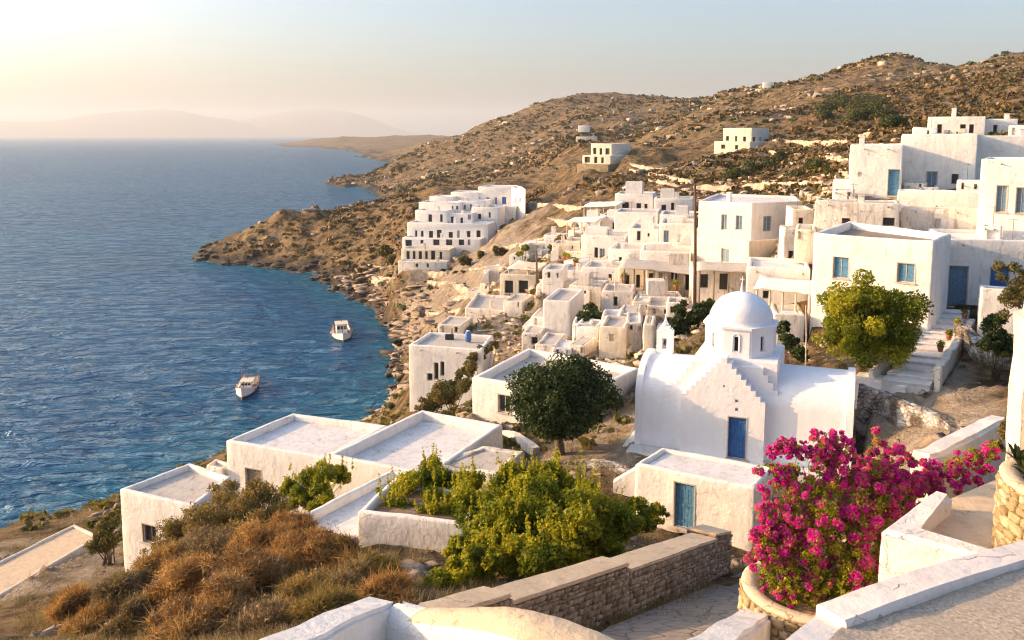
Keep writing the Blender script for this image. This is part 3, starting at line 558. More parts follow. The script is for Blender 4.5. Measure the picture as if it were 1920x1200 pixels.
# rocky ledges by the water
led = sstep(5.0, 0.3, np.abs(tz - 0.6)) * sstep(60, 90, GY)
terr += led * (fbm(GX / 7, GY / 3.5, 0, 4, 21) * 2.4 + 0.25) * np.clip(GY / 220, 0.5, 3)
fx, fy, ft = GX.ravel(), GY.ravel(), terr.ravel().copy()
for h in HOUSES:
    P = h['poly']; m = sum(P) / len(P); r = max(np.hypot(*(p - m)) for p in P) + 3
    near = np.where((np.abs(fx - m[0]) < r) & (np.abs(fy - m[1]) < r))[0]
    if not len(near): continue
    pad = 0.012 * m[1] * 0.6
    k = near[inpoly(fx[near], fy[near], P, pad)]
    ft[k] = np.minimum(ft[k], min(h['zg'] + 0.15, h['zt'] - h['par'] - 0.35))
CPOLY = [CO - CD * 0.0, CO + CD * 9.9, CO + CD * 9.9 + CB * 4.4, CO + CB * 4.4]
k = np.where(inpoly(fx, fy, CPOLY, 0.6) & (fy < 60))[0]; ft[k] = np.minimum(ft[k], CZ0 + 0.15)
SA, SB = W(1690, 719, 41), W(1795, 582, 51.8); se = (SB - SA)[:2]; sL = np.hypot(*se); se = se / sL; sn = np.array([-se[1], se[0]])
s_ = (fx - SA[0]) * se[0] + (fy - SA[1]) * se[1]; o_ = (fx - SA[0]) * sn[0] + (fy - SA[1]) * sn[1]
k = np.where((s_ > -0.5) & (s_ < sL + 1.0) & (np.abs(o_) < 1.7) & (fy < 60))[0]; ft[k] = np.minimum(ft[k], SA[2] + (SB[2] - SA[2]) * np.clip(s_[k] / sL, 0, 1) - 0.45)
k = np.where((s_ > -0.5) & (s_ < sL + 4.5) & (np.abs(o_) < 5.0) & (fy < 60))[0]; ft[k] = np.minimum(ft[k], SA[2] + (SB[2] - SA[2]) * np.clip(s_[k] / sL, 0, 1) + 0.2 - 0.1 * np.abs(o_[k]))
terr = ft.reshape(GX.shape)
def zt_(x, y):
    """terrain height at a point, from the grid"""
    x = np.asarray(x, float); y = np.asarray(y, float)
    fu = (x / y - U0) / (U1 - U0) * (NU - 1); fl = (np.log(y) - ls[0]) / (ls[-1] - ls[0]) * (NY - 1)
    iu = np.clip(np.floor(fu).astype(int), 0, NU - 2); il = np.clip(np.floor(fl).astype(int), 0, NY - 2)
    a = fu - iu; b = fl - il
    return (terr[il, iu] * (1 - a) + terr[il, iu + 1] * a) * (1 - b) + (terr[il + 1, iu] * (1 - a) + terr[il + 1, iu + 1] * a) * b
def gridfaces(nr, nc):
    i = np.arange(nr * nc).reshape(nr, nc); return np.stack([i[:-1, :-1], i[:-1, 1:], i[1:, 1:], i[1:, :-1]], -1).reshape(-1, 4)

# ground material: dry soil, scrub patches, pale rock, dark wet rock at the waterline
m, n, b = newmat('hillside_ground'); p = pos(n)
big = noise(n, p, 0.035, 5, 0.65, 0.6); mid = noise(n, p, 0.16, 6, 0.68, 0.4); fin = noise(n, p, 1.1, 6, 0.7)
c = mix(n, ramp(n, mid, [(0.34, 0.0), (0.62, 1.0)]), (0.18, 0.11, 0.05), (0.38, 0.25, 0.125))
c = mix(n, ramp(n, noise(n, p, 0.045, 6, 0.7, 1.0), [(0.47, 0.0), (0.62, 0.7)]), c, (0.42, 0.30, 0.14))
c = mix(n, ramp(n, noise(n, p, 0.3, 6, 0.72, 0.8), [(0.47, 0.0), (0.57, 0.85)]), c, (0.060, 0.050, 0.024))
c = mix(n, ramp(n, noise(n, p, 0.22, 7, 0.78, 0.5), [(0.55, 0.0), (0.63, 0.8)]), c, (0.40, 0.32, 0.24))
c = mix(n, ramp(n, fin, [(0.35, 0.45), (0.6, 0.0)]), c, (0.05, 0.036, 0.022))
at = nd(n, 'ShaderNodeAttribute', attribute_name='pale')
pal = mix(n, ramp(n, noise(n, p, 0.9, 6, 0.7), [(0.35, 0.0), (0.65, 1.0)]), (0.30, 0.23, 0.16), (0.52, 0.43, 0.33))
pm = ramp(n, math_(n, 'ADD', at.outputs['Fac'], math_(n, 'MULTIPLY', math_(n, 'SUBTRACT', mid, 0.5), 1.4)), [(0.35, 0.0), (0.6, 1.0)])
c = mix(n, pm, c, pal)
sx = nd(n, 'ShaderNodeSeparateXYZ'); n.links.new(pos(n), sx.inputs[0])
hz = math_(n, 'ADD', sx.outputs[2], math_(n, 'MULTIPLY', math_(n, 'SUBTRACT', noise(n, p, 0.12, 5, 0.7), 0.5), 6.0))
c = mix(n, ramp(n, math_(n, 'DIVIDE', hz, 10.0), [(0.10, 1.0), (0.30, 0.0)]), c, mix(n, mid, (0.045, 0.036, 0.028), (0.15, 0.12, 0.09)))
n.links.new(c, b.inputs['Base Color']); b.inputs['Roughness'].default_value = 0.95; b.inputs['Specular IOR Level'].default_value = 0.15
n1 = bump(n, b, noise(n, p, 0.35, 7, 0.72), 2.2, 1.0)
bump(n, b, noise(n, p, 3.5, 5, 0.7), 0.12, 1.0, n1)
M['ground'] = m
pv = np.zeros_like(GX)
def pale(px, Y, ru, rl, v):
    global pv
    pv = np.maximum(pv, v * np.exp(-(((GU - (px - 960) / F) / ru) ** 2 + ((GL - math.log(Y)) / rl) ** 2)))
for a in [(1180, 43, 0.12, 0.12, 1), (1700, 40, 0.1, 0.2, 1), (1800, 33, 0.1, 0.2, 0.9), (1150, 80, 0.2, 0.35, 0.85), (1000, 100, 0.1, 0.3, 0.8), (900, 160, 0.12, 0.35, 0.7), (60, 38, 0.16, 0.16, 0.75),
          (790, 165, 0.05, 0.2, 0.7), (1250, 190, 0.14, 0.22, 0.5), (1600, 70, 0.2, 0.2, 0.7), (1480, 185, 0.1, 0.07, 0.7), (1350, 65, 0.12, 0.2, 0.7), (760, 24, 0.05, 0.12, 0.6), (900, 50, 0.1, 0.2, 0.6), (1050, 62, 0.1, 0.2, 0.75), (950, 66, 0.08, 0.2, 0.6), (900, 90, 0.08, 0.25, 0.7), (1100, 66, 0.16, 0.2, 0.8), (1300, 75, 0.12, 0.2, 0.8), (840, 185, 0.12, 0.12, 0.5)]: pale(*a)
me = npmesh('hillside', np.stack([GX, GY, terr], -1).reshape(-1, 3), gridfaces(NY, NU))
at = me.attributes.new('pale', 'FLOAT', 'POINT'); at.data.foreach_set('value', pv.ravel().astype(np.float32))
tag(put('hillside_ground', me, M['ground'], smooth=True), kind='structure')

# ------------------------------------------------------------------ sea
SNU, SNY = 420, 560
su = np.linspace(-1.5, 1.3, SNU); sy = np.exp(np.linspace(math.log(40), math.log(40000), SNY))
SU, SY = np.meshgrid(su, sy); SX = SU * SY
dep = np.full(SX.shape, -10.0)
ok = (SU > U0) & (SU < U1) & (SY < Y1); dep[ok] = zt_(SX[ok], SY[ok])
wv = (fbm(SX / 6 + fbm(SX / 30, SY / 30, 0, 2, 2), SY / 2.6, 0, 4, 31)) * 0.5 * np.clip(60 / SY, 0.0, 1) ** 0.3
me = npmesh('sea', np.stack([SX, SY, wv * (SY < 600)], -1).reshape(-1, 3), gridfaces(SNY, SNU))
at = me.attributes.new('depth', 'FLOAT', 'POINT'); at.data.foreach_set('value', dep.ravel().astype(np.float32))
m, n, b = newmat('sea_water')
g = nd(n, 'ShaderNodeNewGeometry')
at = nd(n, 'ShaderNodeAttribute', attribute_name='depth')
pr = nd(n, 'ShaderNodeMapping'); pr.inputs['Rotation'].default_value = (0, 0, math.radians(-8)); pr.inputs['Scale'].default_value = (0.42, 1.0, 1.0)
n.links.new(g.outputs['Position'], pr.inputs[0]); p = pr.outputs[0]
deep = mix(n, ramp(n, noise(n, p, 0.02, 4, 0.6, 0.5), [(0.35, 0.0), (0.7, 1.0)]), (0.004, 0.060, 0.15), (0.008, 0.090, 0.195))
c = mix(n, ramp(n, math_(n, 'DIVIDE', math_(n, 'ADD', at.outputs['Fac'], 6.0), 6.0), [(0.1, 0.0), (0.75, 0.75), (1.0, 1.0)]), deep, (0.010, 0.115, 0.18))
foam_h = math_(n, 'ADD', at.outputs['Fac'], math_(n, 'MULTIPLY', math_(n, 'SUBTRACT', noise(n, pos(n), 0.5, 6, 0.75), 0.5), 3.2))
foam = math_(n, 'MULTIPLY', ramp(n, math_(n, 'ADD', foam_h, 1.0), [(0.62, 0.0), (0.9, 1.0)]), ramp(n, noise(n, pos(n), 1.6, 5, 0.7), [(0.5, 0.0), (0.6, 0.9)]))
c = mix(n, foam, c, (0.75, 0.76, 0.76))
df = nd(n, 'ShaderNodeBsdfDiffuse'); gl = nd(n, 'ShaderNodeBsdfGlossy'); n.links.new(c, df.inputs['Color'])
gl.inputs['Color'].default_value = (0.86, 0.96, 1.0, 1); n.links.new(mix(n, foam, (0.10,) * 3, (0.7,) * 3), gl.inputs['Roughness'])
def wbump(h, dist, prev=None):
    q = nd(n, 'ShaderNodeBump'); q.inputs['Distance'].default_value = dist; n.links.new(h, q.inputs['Height'])
    if prev is not None: n.links.new(prev, q.inputs['Normal'])
    return q.outputs[0]
n1 = wbump(noise(n, p, 0.15, 3, 0.5, 0.6), 1.6)
n2 = wbump(noise(n, p, 0.42, 3, 0.55, 0.7), 1.7, n1)
n3 = wbump(noise(n, p, 1.5, 4, 0.6, 0.4), 0.34, n2)
fr_ = nd(n, 'ShaderNodeFresnel'); fr_.inputs['IOR'].default_value = 1.33
for s in (df, gl, fr_): n.links.new(n3, s.inputs['Normal'])
# wave slopes keep a rough sea from ever becoming a full mirror
fac = math_(n, 'MULTIPLY', math_(n, 'MINIMUM', fr_.outputs[0], 0.44), math_(n, 'SUBTRACT', 1.0, math_(n, 'MULTIPLY', foam, 0.8)))
ms = nd(n, 'ShaderNodeMixShader'); n.links.new(fac, ms.inputs[0]); n.links.new(df.outputs[0], ms.inputs[1]); n.links.new(gl.outputs[0], ms.inputs[2])
n.nodes.remove(b); n.links.new(ms.outputs[0], n.nodes['Material Output'].inputs['Surface'])
M['sea'] = m
tag(put('sea', me, m, smooth=True), kind='structure')

# far islands on the horizon
def island(pr, Y, dy, seed):
    nx, ny = 240, 24; px = np.linspace(pr[0][0] - 5, pr[-1][0] + 5, nx)
    h = (252 - np.interp(px, [a[0] for a in pr], [a[1] for a in pr])) / F * Y
    v = np.linspace(0, 1, ny); P2, V2 = np.meshgrid(px, v); Yy = Y + (V2 - 0.5) * dy; X = (P2 - 960) / F * Yy
    env = np.sin(V2 * PI) ** 0.8
    z = (CAMZ + h[None, :]) * env * (1 + 0.05 * fbm(X / 500, Yy / 300, 0, 5, seed)) - 3
    tag(put('far_island', npmesh('far_island', np.stack([X, Yy, z], -1).reshape(-1, 3), gridfaces(ny, nx)), M['ground'], smooth=True), kind='structure')
island([(-260, 252), (-120, 236), (0, 226), (60, 229), (120, 226), (175, 216), (215, 212), (262, 209), (305, 205), (345, 207), (385, 217), (430, 224), (470, 232), (520, 246), (560, 254)], 15500, 3000, 41)
island([(400, 254), (440, 230), (480, 221), (520, 213), (560, 207), (605, 205), (650, 208), (690, 219), (720, 231), (750, 243), (785, 250), (840, 253)], 16500, 3000, 43)
def onground(px, py, ya=60, yb=1400):
    ys = np.exp(np.linspace(math.log(ya), math.log(yb), 900)); dd_ = ray(px, py); P = np.array([0, 0, CAMZ])[None] + dd_[None] * (ys / dd_[1])[:, None]
    k = np.where(P[:, 2] < zt_(P[:, 0], P[:, 1]))[0]; return float(ys[k[0]]) if len(k) else float(yb)

# ------------------------------------------------------------------ house builder
def inset(P, t):
    n_ = len(P); out = []
    for i in range(n_):
        a, b_, c_ = P[i - 1], P[i], P[(i + 1) % n_]
        e1 = (b_ - a) / np.hypot(*(b_ - a)); e2 = (c_ - b_) / np.hypot(*(c_ - b_))
        n1 = np.array([-e1[1], e1[0]]); n2 = np.array([-e2[1], e2[0]])
        k = n1 + n2; k = k / max(0.25, np.dot(k, n1)); out.append(b_ + k * t)
    return out
def shell(P, zb, zt, par, th, bev, cell, jit, seg=3):
    """closed solid with a sunken roof inside a parapet, edges rounded"""
    bm = bmesh.new(); n_ = len(P); I = inset(P, th)
    a = [bm.verts.new((*p, zb)) for p in P]; b_ = [bm.verts.new((*p, zt)) for p in P]
    c_ = [bm.verts.new((*p, zt)) for p in I]; d_ = [bm.verts.new((*p, zt - par)) for p in I]
    bm.faces.new(a[::-1]); bm.faces.new(d_)
    for i in range(n_):
        j = (i + 1) % n_
        bm.faces.new((a[i], a[j], b_[j], b_[i])); bm.faces.new((b_[i], b_[j], c_[j], c_[i])); bm.faces.new((c_[i], c_[j], d_[j], d_[i]))
    ed = [e for e in bm.edges if (e.verts[0] in a and e.verts[1] in b_) or (e.verts[1] in a and e.verts[0] in b_)
          or (e.verts[0] in b_ and e.verts[1] in b_) or (e.verts[0] in c_ and e.verts[1] in c_)]
    bmesh.ops.bevel(bm, geom=ed, offset=min(bev, th * 0.45), segments=seg, profile=0.5, affect='EDGES')
    if cell:
        m = sum(P) / len(P); r = max(np.hypot(*(p - m)) for p in P)
        for i in (0, 1):
            e = P[i + 1] - P[i]; e = e / np.hypot(*e); s = -r + cell * 0.5
            while s < r:
                q = m + e * s
                bmesh.ops.bisect_plane(bm, geom=bm.verts[:] + bm.edges[:] + bm.faces[:], plane_co=(q[0], q[1], 0), plane_no=(e[0], e[1], 0), dist=0.01); s += cell
        z = zb + 0.3
        while z < zt - par - 0.1:
            bmesh.ops.bisect_plane(bm, geom=bm.verts[:] + bm.edges[:] + bm.faces[:], plane_co=(0, 0, z), plane_no=(0, 0, 1), dist=0.01); z += cell
        co = np.array([v.co for v in bm.verts]); sc = 1.1
        dx = fbm(co[:, 0] * sc, co[:, 1] * sc, co[:, 2] * sc, 3, 51) * jit * 1.6; dy = fbm(co[:, 0] * sc, co[:, 1] * sc, co[:, 2] * sc, 3, 52) * jit * 1.6
        dz = fbm(co[:, 0] * 0.8, co[:, 1] * 0.8, co[:, 2] * 0.8, 3, 53) * jit * 2.0
        for v, p, q, r_ in zip(bm.verts, dx, dy, dz): v.co += Vector((p, q, r_))
        bmesh.ops.triangulate(bm, faces=bm.faces[:])
    bmesh.ops.recalc_face_normals(bm, faces=bm.faces)
    return bm
def carve(bm, cutters, mats, name):
    """boolean-difference of boxes from the solid; the reveals take material slot 1"""
    me = bpy.data.meshes.new(name); bm.to_mesh(me); bm.free()
    for m_ in mats: me.materials.append(m_)
    if not cutters: me.materials.clear(); return me
    o = link(bpy.data.objects.new('solid', me)); cb = bmesh.new()
    for k in cutters: add_box(cb, *k, mi=1)
    bmesh.ops.recalc_face_normals(cb, faces=cb.faces)
    cm = bpy.data.meshes.new('cut'); cb.to_mesh(cm); cb.free()
    for m_ in mats: cm.materials.append(m_)
    co = link(bpy.data.objects.new('cut', cm)); md = o.modifiers.new('b', 'BOOLEAN'); md.object = co; md.operation = 'DIFFERENCE'; md.solver = 'EXACT'
    dg = bpy.context.evaluated_depsgraph_get(); ne = bpy.data.meshes.new_from_object(o.evaluated_get(dg)); ne.name = name
    bpy.data.objects.remove(o); bpy.data.objects.remove(co); bpy.data.meshes.remove(me)
    ne.materials.clear(); return ne
def sm(me, ang=40):
    me.shade_smooth()
    try: me.set_sharp_from_angle(angle=math.radians(ang))
    except Exception: pass

def surround(root, c, e, nrm, w_, h_, up, sill):
    bm = bmesh.new(); t = 0.055; pr = 0.012
    for s in (-1, 1): add_box(bm, c + e * s * (w_ / 2 + t / 2) + nrm * (pr - 0.03), e * t / 2, nrm * 0.035, up * (h_ / 2))
    add_box(bm, c + up * (h_ / 2 + t / 2) + nrm * (pr - 0.028), e * (w_ / 2 + t), nrm * 0.035, up * t / 2)
    if sill: add_box(bm, c - up * (h_ / 2 + 0.035) + nrm * 0.02, e * (w_ / 2 + 0.09), nrm * 0.07, up * 0.035)
    else: add_box(bm, c - up * (h_ / 2 + 0.05) + nrm * 0.10, e * (w_ / 2 + 0.12), nrm * 0.16, up * 0.05)
    put('surround', bmesh_out(bm, 'surround'), M['trim'], root)
def leaf_part(root, kind, c, e, nrm, w_, h_, dist):
    """door or window pieces standing in the reveal; c centre on the wall plane, e along the wall, nrm outwards"""
    up = np.array([0, 0, 1.0]); far = dist > 75
    dep = {'dark': 0.3, 'niche': 0.12}.get(kind, 0.15)
    q = c - nrm * dep
    if kind == 'niche': return
    if kind.startswith('door'):
        if not far: surround(root, c, e, nrm, w_, h_, up, False)
        mt = {'door_blue': 'blue', 'door_faded': 'blue2', 'door_grey': 'bluegrey', 'door_old': 'greywood', 'door_dark': 'dark', 'door_pale': 'blue2'}[kind]
        bm = bmesh.new(); np_ = 2 if w_ > 0.6 else 1; ww = w_ / 2 - 0.004
        k = 6 if not far else 2
        for i in range(k):            # planks with narrow gaps
            x = -ww + (i + 0.5) * 2 * ww / k; add_box(bm, q + e * x + nrm * 0.012 * (i % 2) * 0.4, e * (ww / k - 0.006), nrm * 0.02, up * (h_ / 2 - 0.012))
        add_box(bm, q - nrm * 0.03, e * ww, nrm * 0.008, up * (h_ / 2 - 0.008))
        if not far:
            for z in (-0.38, 0.0, 0.38):
                for s in (-1, 1): add_box(bm, q + e * s * ww / 2 + nrm * 0.028 + up * z * h_, e * (ww / 2 - 0.02), nrm * 0.010, up * 0.045)
        d = put('door', bmesh_out(bm, 'door'), M[mt], root)
        if not far:
            bm = bmesh.new(); add_tube(bm, [q + nrm * 0.03 + e * 0.05, q + nrm * 0.075 + e * 0.05, q + nrm * 0.075 + e * 0.05 - up * 0.1], 0.012, 6)
            put('handle', bmesh_out(bm, 'handle'), M['metal'], d)
        return
    if not far and kind in ('win_blue', 'win_deepblue', 'win_pale', 'shut_grey', 'win_cream', 'win'): surround(root, c, e, nrm, w_, h_, up, True)
    mt = {'win': 'greywood', 'win_cream': 'trim', 'win_blue': 'trim', 'win_deepblue': 'blue', 'win_pale': 'trim', 'shut_grey': 'trim', 'shut_blue': 'trim', 'dark': 'greywood'}[kind]
    fw = 0.05 if not far else 0.06
    bm = bmesh.new()
    for s in (-1, 1):
        add_box(bm, q + e * s * (w_ / 2 - fw / 2 - 0.004), e * fw / 2, nrm * 0.03, up * (h_ / 2 - 0.004))
        add_box(bm, q + up * s * (h_ / 2 - fw / 2 - 0.004), e * (w_ / 2 - fw - 0.004), nrm * 0.03, up * fw / 2)
    if kind != 'dark': add_box(bm, q, e * fw * 0.35, nrm * 0.026, up * (h_ / 2 - fw - 0.004))
    f = put('window', bmesh_out(bm, 'window'), M[mt], root)
    bm = bmesh.new()
    if kind in ('win_blue', 'win_deepblue', 'shut_grey', 'shut_blue', 'win_pale'):
        cm = {'win_blue': 'blue2', 'win_deepblue': 'blue', 'shut_grey': 'bluegrey', 'shut_blue': 'blue', 'win_pale': 'bluegrey'}[kind]
        for s in (-1, 1):
            for r_ in range(2):
                add_box(bm, q + e * s * (w_ / 4 - fw * 0.3) + up * (r_ - 0.5) * (h_ / 2 - fw) - nrm * 0.012, e * (w_ / 4 - fw * 0.75), nrm * 0.012, up * (h_ / 4 - fw * 0.8))
        add_box(bm, q - nrm * 0.03, e * (w_ / 2 - fw), nrm * 0.006, up * (h_ / 2 - fw))
        put('shutter', bmesh_out(bm, 'shutter'), M[cm], f)
    else:
        add_box(bm, q - nrm * 0.02, e * (w_ / 2 - fw), nrm * 0.006, up * (h_ / 2 - fw))
        put('pane', bmesh_out(bm, 'pane'), M['glass' if kind != 'dark' else 'dark'], f)

def opening(op, P, cellmin=0.0):
    wi, (x0, y0, x1, y1), kind = op
    a = P[wi]; b_ = P[(wi + 1) % len(P)]; e = b_ - a; L = np.hypot(*e); e = np.array([e[0] / L, e[1] / L, 0.0]); nrm = np.array([e[1], -e[0], 0.0])
    pt = np.array([a[0], a[1], 0.0]); ym = (y0 + y1) / 2; xm = (x0 + x1) / 2
    L_, R_ = hit(x0, ym, pt, nrm), hit(x1, ym, pt, nrm); T_, B_ = hit(xm, y0, pt, nrm), hit(xm, y1, pt, nrm)
    w_ = abs(np.dot(R_ - L_, e)); h_ = abs(T_[2] - B_[2]); c = (L_ + R_) / 2; c[2] = (T_[2] + B_[2]) / 2
    s = np.clip(np.dot(c - pt, e), w_ / 2 + 0.12, L - w_ / 2 - 0.12); c = pt + e * s + np.array([0, 0, c[2]])
    return c, e, nrm, w_, h_, kind
for h in HOUSES:
    P = h['poly']; cen = sum(P) / len(P)
    root = thing(h['name'], h['label'], h['cat'], (cen[0], cen[1], h['zg']), h['group'])
    ops = [opening(o, P) for o in h['ops']]
    cut = [(c - nr * 0.05, e * w_ / 2, nr * (0.30 if k not in ('niche', 'dark') else (0.17 if k == 'niche' else 0.4)), np.array([0, 0, h_ / 2])) for c, e, nr, w_, h_, k in ops]
    bm = shell(P, h['zb'], h['zt'], h['par'], h['th'], h['bev'], h['cell'], h['jit'], 3 if cen[1] < 120 else 2)
    me = carve(bm, cut, [M[h['mat']], M['trim']], 'wall'); sm(me, 50)
    put('wall', me, [M[h['mat']], M['trim']], root)
    I = inset(P, h['th'] + 0.01 + (0.05 if h['cell'] else 0)); bm = bmesh.new(); zr = h['zt'] - h['par'] + (h['jit'] * 1.5 + 0.02 if h['cell'] else 0.02)
    add_prism(bm, [tuple(p) for p in I], zr - 0.1, zr)
    rf = put('roof', bmesh_out(bm, 'roof'), M[h['roof']], root)
    for o in ops: leaf_part(root, o[5], o[0], o[1], o[2], o[3], o[4], cen[1])
    h['root'] = root
    # chimneys, drain spouts, outside steps and benches on the village houses
    R_ = random.Random(int(abs(cen[0]) * 131 + cen[1] * 17)); D_ = cen[1]
    if h['cat'] == 'house' and D_ > 55 and D_ < 215:
        e = P[1] - P[0]; L = np.hypot(*e); e3 = np.array([*(e / L), 0.0]); n3 = np.array([e3[1], -e3[0], 0.0]); sc_ = 1.0 if D_ < 120 else 1.5
        if L > 2.5 and R_.random() < 0.7:
            s = R_.uniform(0.2, 0.8); q = np.array([*(P[0] + e * s), h['zt']]) - n3 * R_.uniform(0.6, 1.6); ch_h = R_.uniform(0.35, 0.8) * sc_
            bm = bmesh.new(); add_box(bm, q + np.array([0, 0, ch_h / 2 - 0.3]), e3 * 0.2 * sc_, n3 * 0.2 * sc_, np.array([0, 0, ch_h / 2 + 0.3])); add_box(bm, q + np.array([0, 0, ch_h + 0.04]), e3 * 0.25 * sc_, n3 * 0.25 * sc_, np.array([0, 0, 0.035]))
            bmesh.ops.bevel(bm, geom=bm.edges[:], offset=0.03, segments=1, affect='EDGES'); put('chimney', bmesh_out(bm, 'chimney'), M[h['mat']], root)
        for s in ([R_.uniform(0.1, 0.3), R_.uniform(0.65, 0.9)] if R_.random() < 0.6 and D_ < 130 else []):
            q = np.array([*(P[0] + e * s), h['zt'] - h['par'] - 0.05]); bm = bmesh.new(); add_tube(bm, [q - n3 * 0.05, q + n3 * 0.28 - np.array([0, 0, 0.04])], 0.045, 6); put('drain_spout', bmesh_out(bm, 'spout'), M['greywood'], root)
        if h['group'] == VG and R_.random() < 0.45 and L > 2.5:
            hh = h['zt'] - h['zg']; ns_ = max(3, int(hh / 0.28)); s0 = R_.uniform(0.0, 0.3) * L; sg = 1; bm = bmesh.new()
            for k in range(ns_):
                q = np.array([*(P[0] + e / L * (s0 + sg * k * 0.24)), 0]); z = h['zg'] + hh * (k + 1) / ns_ * 0.8
                if s0 + k * 0.24 > L: break
                add_box(bm, q + n3 * 0.32 + np.array([0, 0, (h['zg'] - 1 + z) / 2]), e3 * 0.12, n3 * 0.32, np.array([0, 0, (z - h['zg'] + 1) / 2]))
            put('outside_steps', bmesh_out(bm, 'steps'), M['white'], root)
        if h['group'] == VG and R_.random() < 0.5 and L > 3:
            w_ = R_.uniform(0.3, 0.55) * L; s = R_.uniform(0.0, 1 - w_ / L); q = np.array([*(P[0] + e * s), 0]) + e3 * w_ / 2 - n3 * (h['th'] + 1.2); hz_2 = R_.uniform(0.6, 1.5) * sc_
            bm = bmesh.new(); add_box(bm, q + np.array([0, 0, h['zt'] + hz_2 / 2 - 0.4]), e3 * w_ / 2, n3 * 0.9, np.array([0, 0, hz_2 / 2 + 0.4])); bmesh.ops.bevel(bm, geom=bm.edges[:], offset=0.06, segments=2, affect='EDGES'); put('upper_room', bmesh_out(bm, 'upper'), M[h['mat']], root)
        if D_ > 45 and R_.random() < 0.5:
            q = np.array([*(P[0] + e * R_.uniform(0.1, 0.9)), h['zt']]) - n3 * 0.8; bm = bmesh.new(); add_tube(bm, [q - np.array([0, 0, 0.4]), q + np.array([0, 0, 1.3])], 0.02 * sc_, 5); add_tube(bm, [q + np.array([-0.3, 0, 1.2]), q + np.array([0.3, 0.1, 1.2])], 0.014 * sc_, 4); put('aerial', bmesh_out(bm, 'aerial'), M['greywood'], root)

# ------------------------------------------------------------------ church
def lc(s, t, z): q = CO + CD * s + CB * t; return np.array([q[0], q[1], z])
ch = thing('church', 'white domed church with stepped gable and a blue door', 'church', lc(4.9, 2.2, CZ0))
ex, ey, ez = np.array([*CD, 0]), np.array([*CB, 0]), np.array([0, 0, 1.0])
def extrude_profile(bm, prof, s0, s1, axis='x', mi=0, t0=0.0):
    """prof: (t or s, z) outline; extruded along the church front (x) or its depth (y)"""
    f = (lambda s, a, z: lc(s, a, z)) if axis == 'x' else (lambda s, a, z: lc(a, s, z))
    A_ = [bm.verts.new(tuple(f(s0, a, z))) for a, z in prof]; B_ = [bm.verts.new(tuple(f(s1, a, z))) for a, z in prof]; k = len(prof)
    bm.faces.new(A_); bm.faces.new(B_[::-1])
    for i in range(k): bm.faces.new((A_[i], B_[i], B_[(i + 1) % k], A_[(i + 1) % k]))
def vault(t0, t1, ze, rise, z0, k=18):
    pr = [(t0, z0), (t0, ze)]
    for i in range(1, k): a = PI * i / k; pr.append(((t0 + t1) / 2 - (t1 - t0) / 2 * math.cos(a), ze + rise * math.sin(a)))
    return pr + [(t1, ze), (t1, z0)]
LEN = 9.9
bm = bmesh.new(); extrude_profile(bm, vault(0.06, 4.4, CZE, 1.55, CZ0 - 2), 0, LEN)
body = bm
bmesh.ops.recalc_face_normals(body, faces=body.faces)
me = bmesh_out(body, 'nave'); sm(me, 35); nave = put('nave', me, M['church'], ch)
# raised rims at the two vault ends and a thin eave ledge
bm = bmesh.new()
bm.free()
for s0, s1 in ((-0.10, 0.22), (LEN - 0.22, LEN + 0.10)):
    bm = bmesh.new(); extrude_profile(bm, vault(-0.02, 4.48, CZE + 0.02, 1.68, CZ0 - 2), s0, s1)
    me = bmesh_out(bm, 'end_wall'); sm(me, 35); put('end_wall', me, M['church'], ch)
# transverse arm: stepped gable wall standing slightly proud of the front
gs0, gs1 = 1.95, 6.25; gm = (gs0 + gs1) / 2
def stepped(s0, s1, zb, zl, ztop, nst, flat_=0.5):
    hw = (s1 - s0) / 2; m_ = (s0 + s1) / 2; pr = [(s0, zb), (s0, zl)]
    for i in range(nst):
        a = hw - (hw - flat_ / 2) * (i + 1) / nst; z = zl + (ztop - zl) * (i + 1) / nst; zp = zl + (ztop - zl) * i / nst
        pr += [(m_ - a, zp + 0.0), (m_ - a, z)]
    r = [(2 * m_ - a, z) for a, z in pr[::-1]]
    return pr + r
FRN = -0.30
bm = bmesh.new(); extrude_profile(bm, stepped(gs0 + 0.28, gs1 - 0.1, CZ0 - 2, CZE + 0.35, CZE + 2.3, 8, 0.3), FRN, 0.55, 'y')
bmesh.ops.recalc_face_normals(bm, faces=bm.faces)
up_ = np.array([0, 0, 1.0])
fp = lc(0, FRN, 0); fn = -ey
def churchop(x0, y0, x1, y1, kind):
    ym, xm = (y0 + y1) / 2, (x0 + x1) / 2
    L_, R_ = hit(x0, ym, fp, fn), hit(x1, ym, fp, fn); T_, B_ = hit(xm, y0, fp, fn), hit(xm, y1, fp, fn)
    c = (L_ + R_) / 2; c[2] = (T_[2] + B_[2]) / 2; return c, ex, fn, abs(np.dot(R_ - L_, ex)), abs(T_[2] - B_[2]), kind
od = churchop(1365, 783, 1398, 860, 'door_blue'); on = [churchop(1378, 749, 1384, 755, 'niche'), churchop(1378, 765, 1384, 771, 'niche'), churchop(1356, 722, 1359, 726, 'niche')]
cut = [(c - nr * 0.02, e * w_ / 2, nr * 0.2, np.array([0, 0, h_ / 2])) for c, e, nr, w_, h_, k in [od] + on]
me = carve(bm, cut, [M['church'], M['trim']], 'gable'); sm(me, 35); put('stepped_gable', me, [M['church'], M['trim']], ch)
leaf_part(ch, 'door_blue', *od[:5], 40)
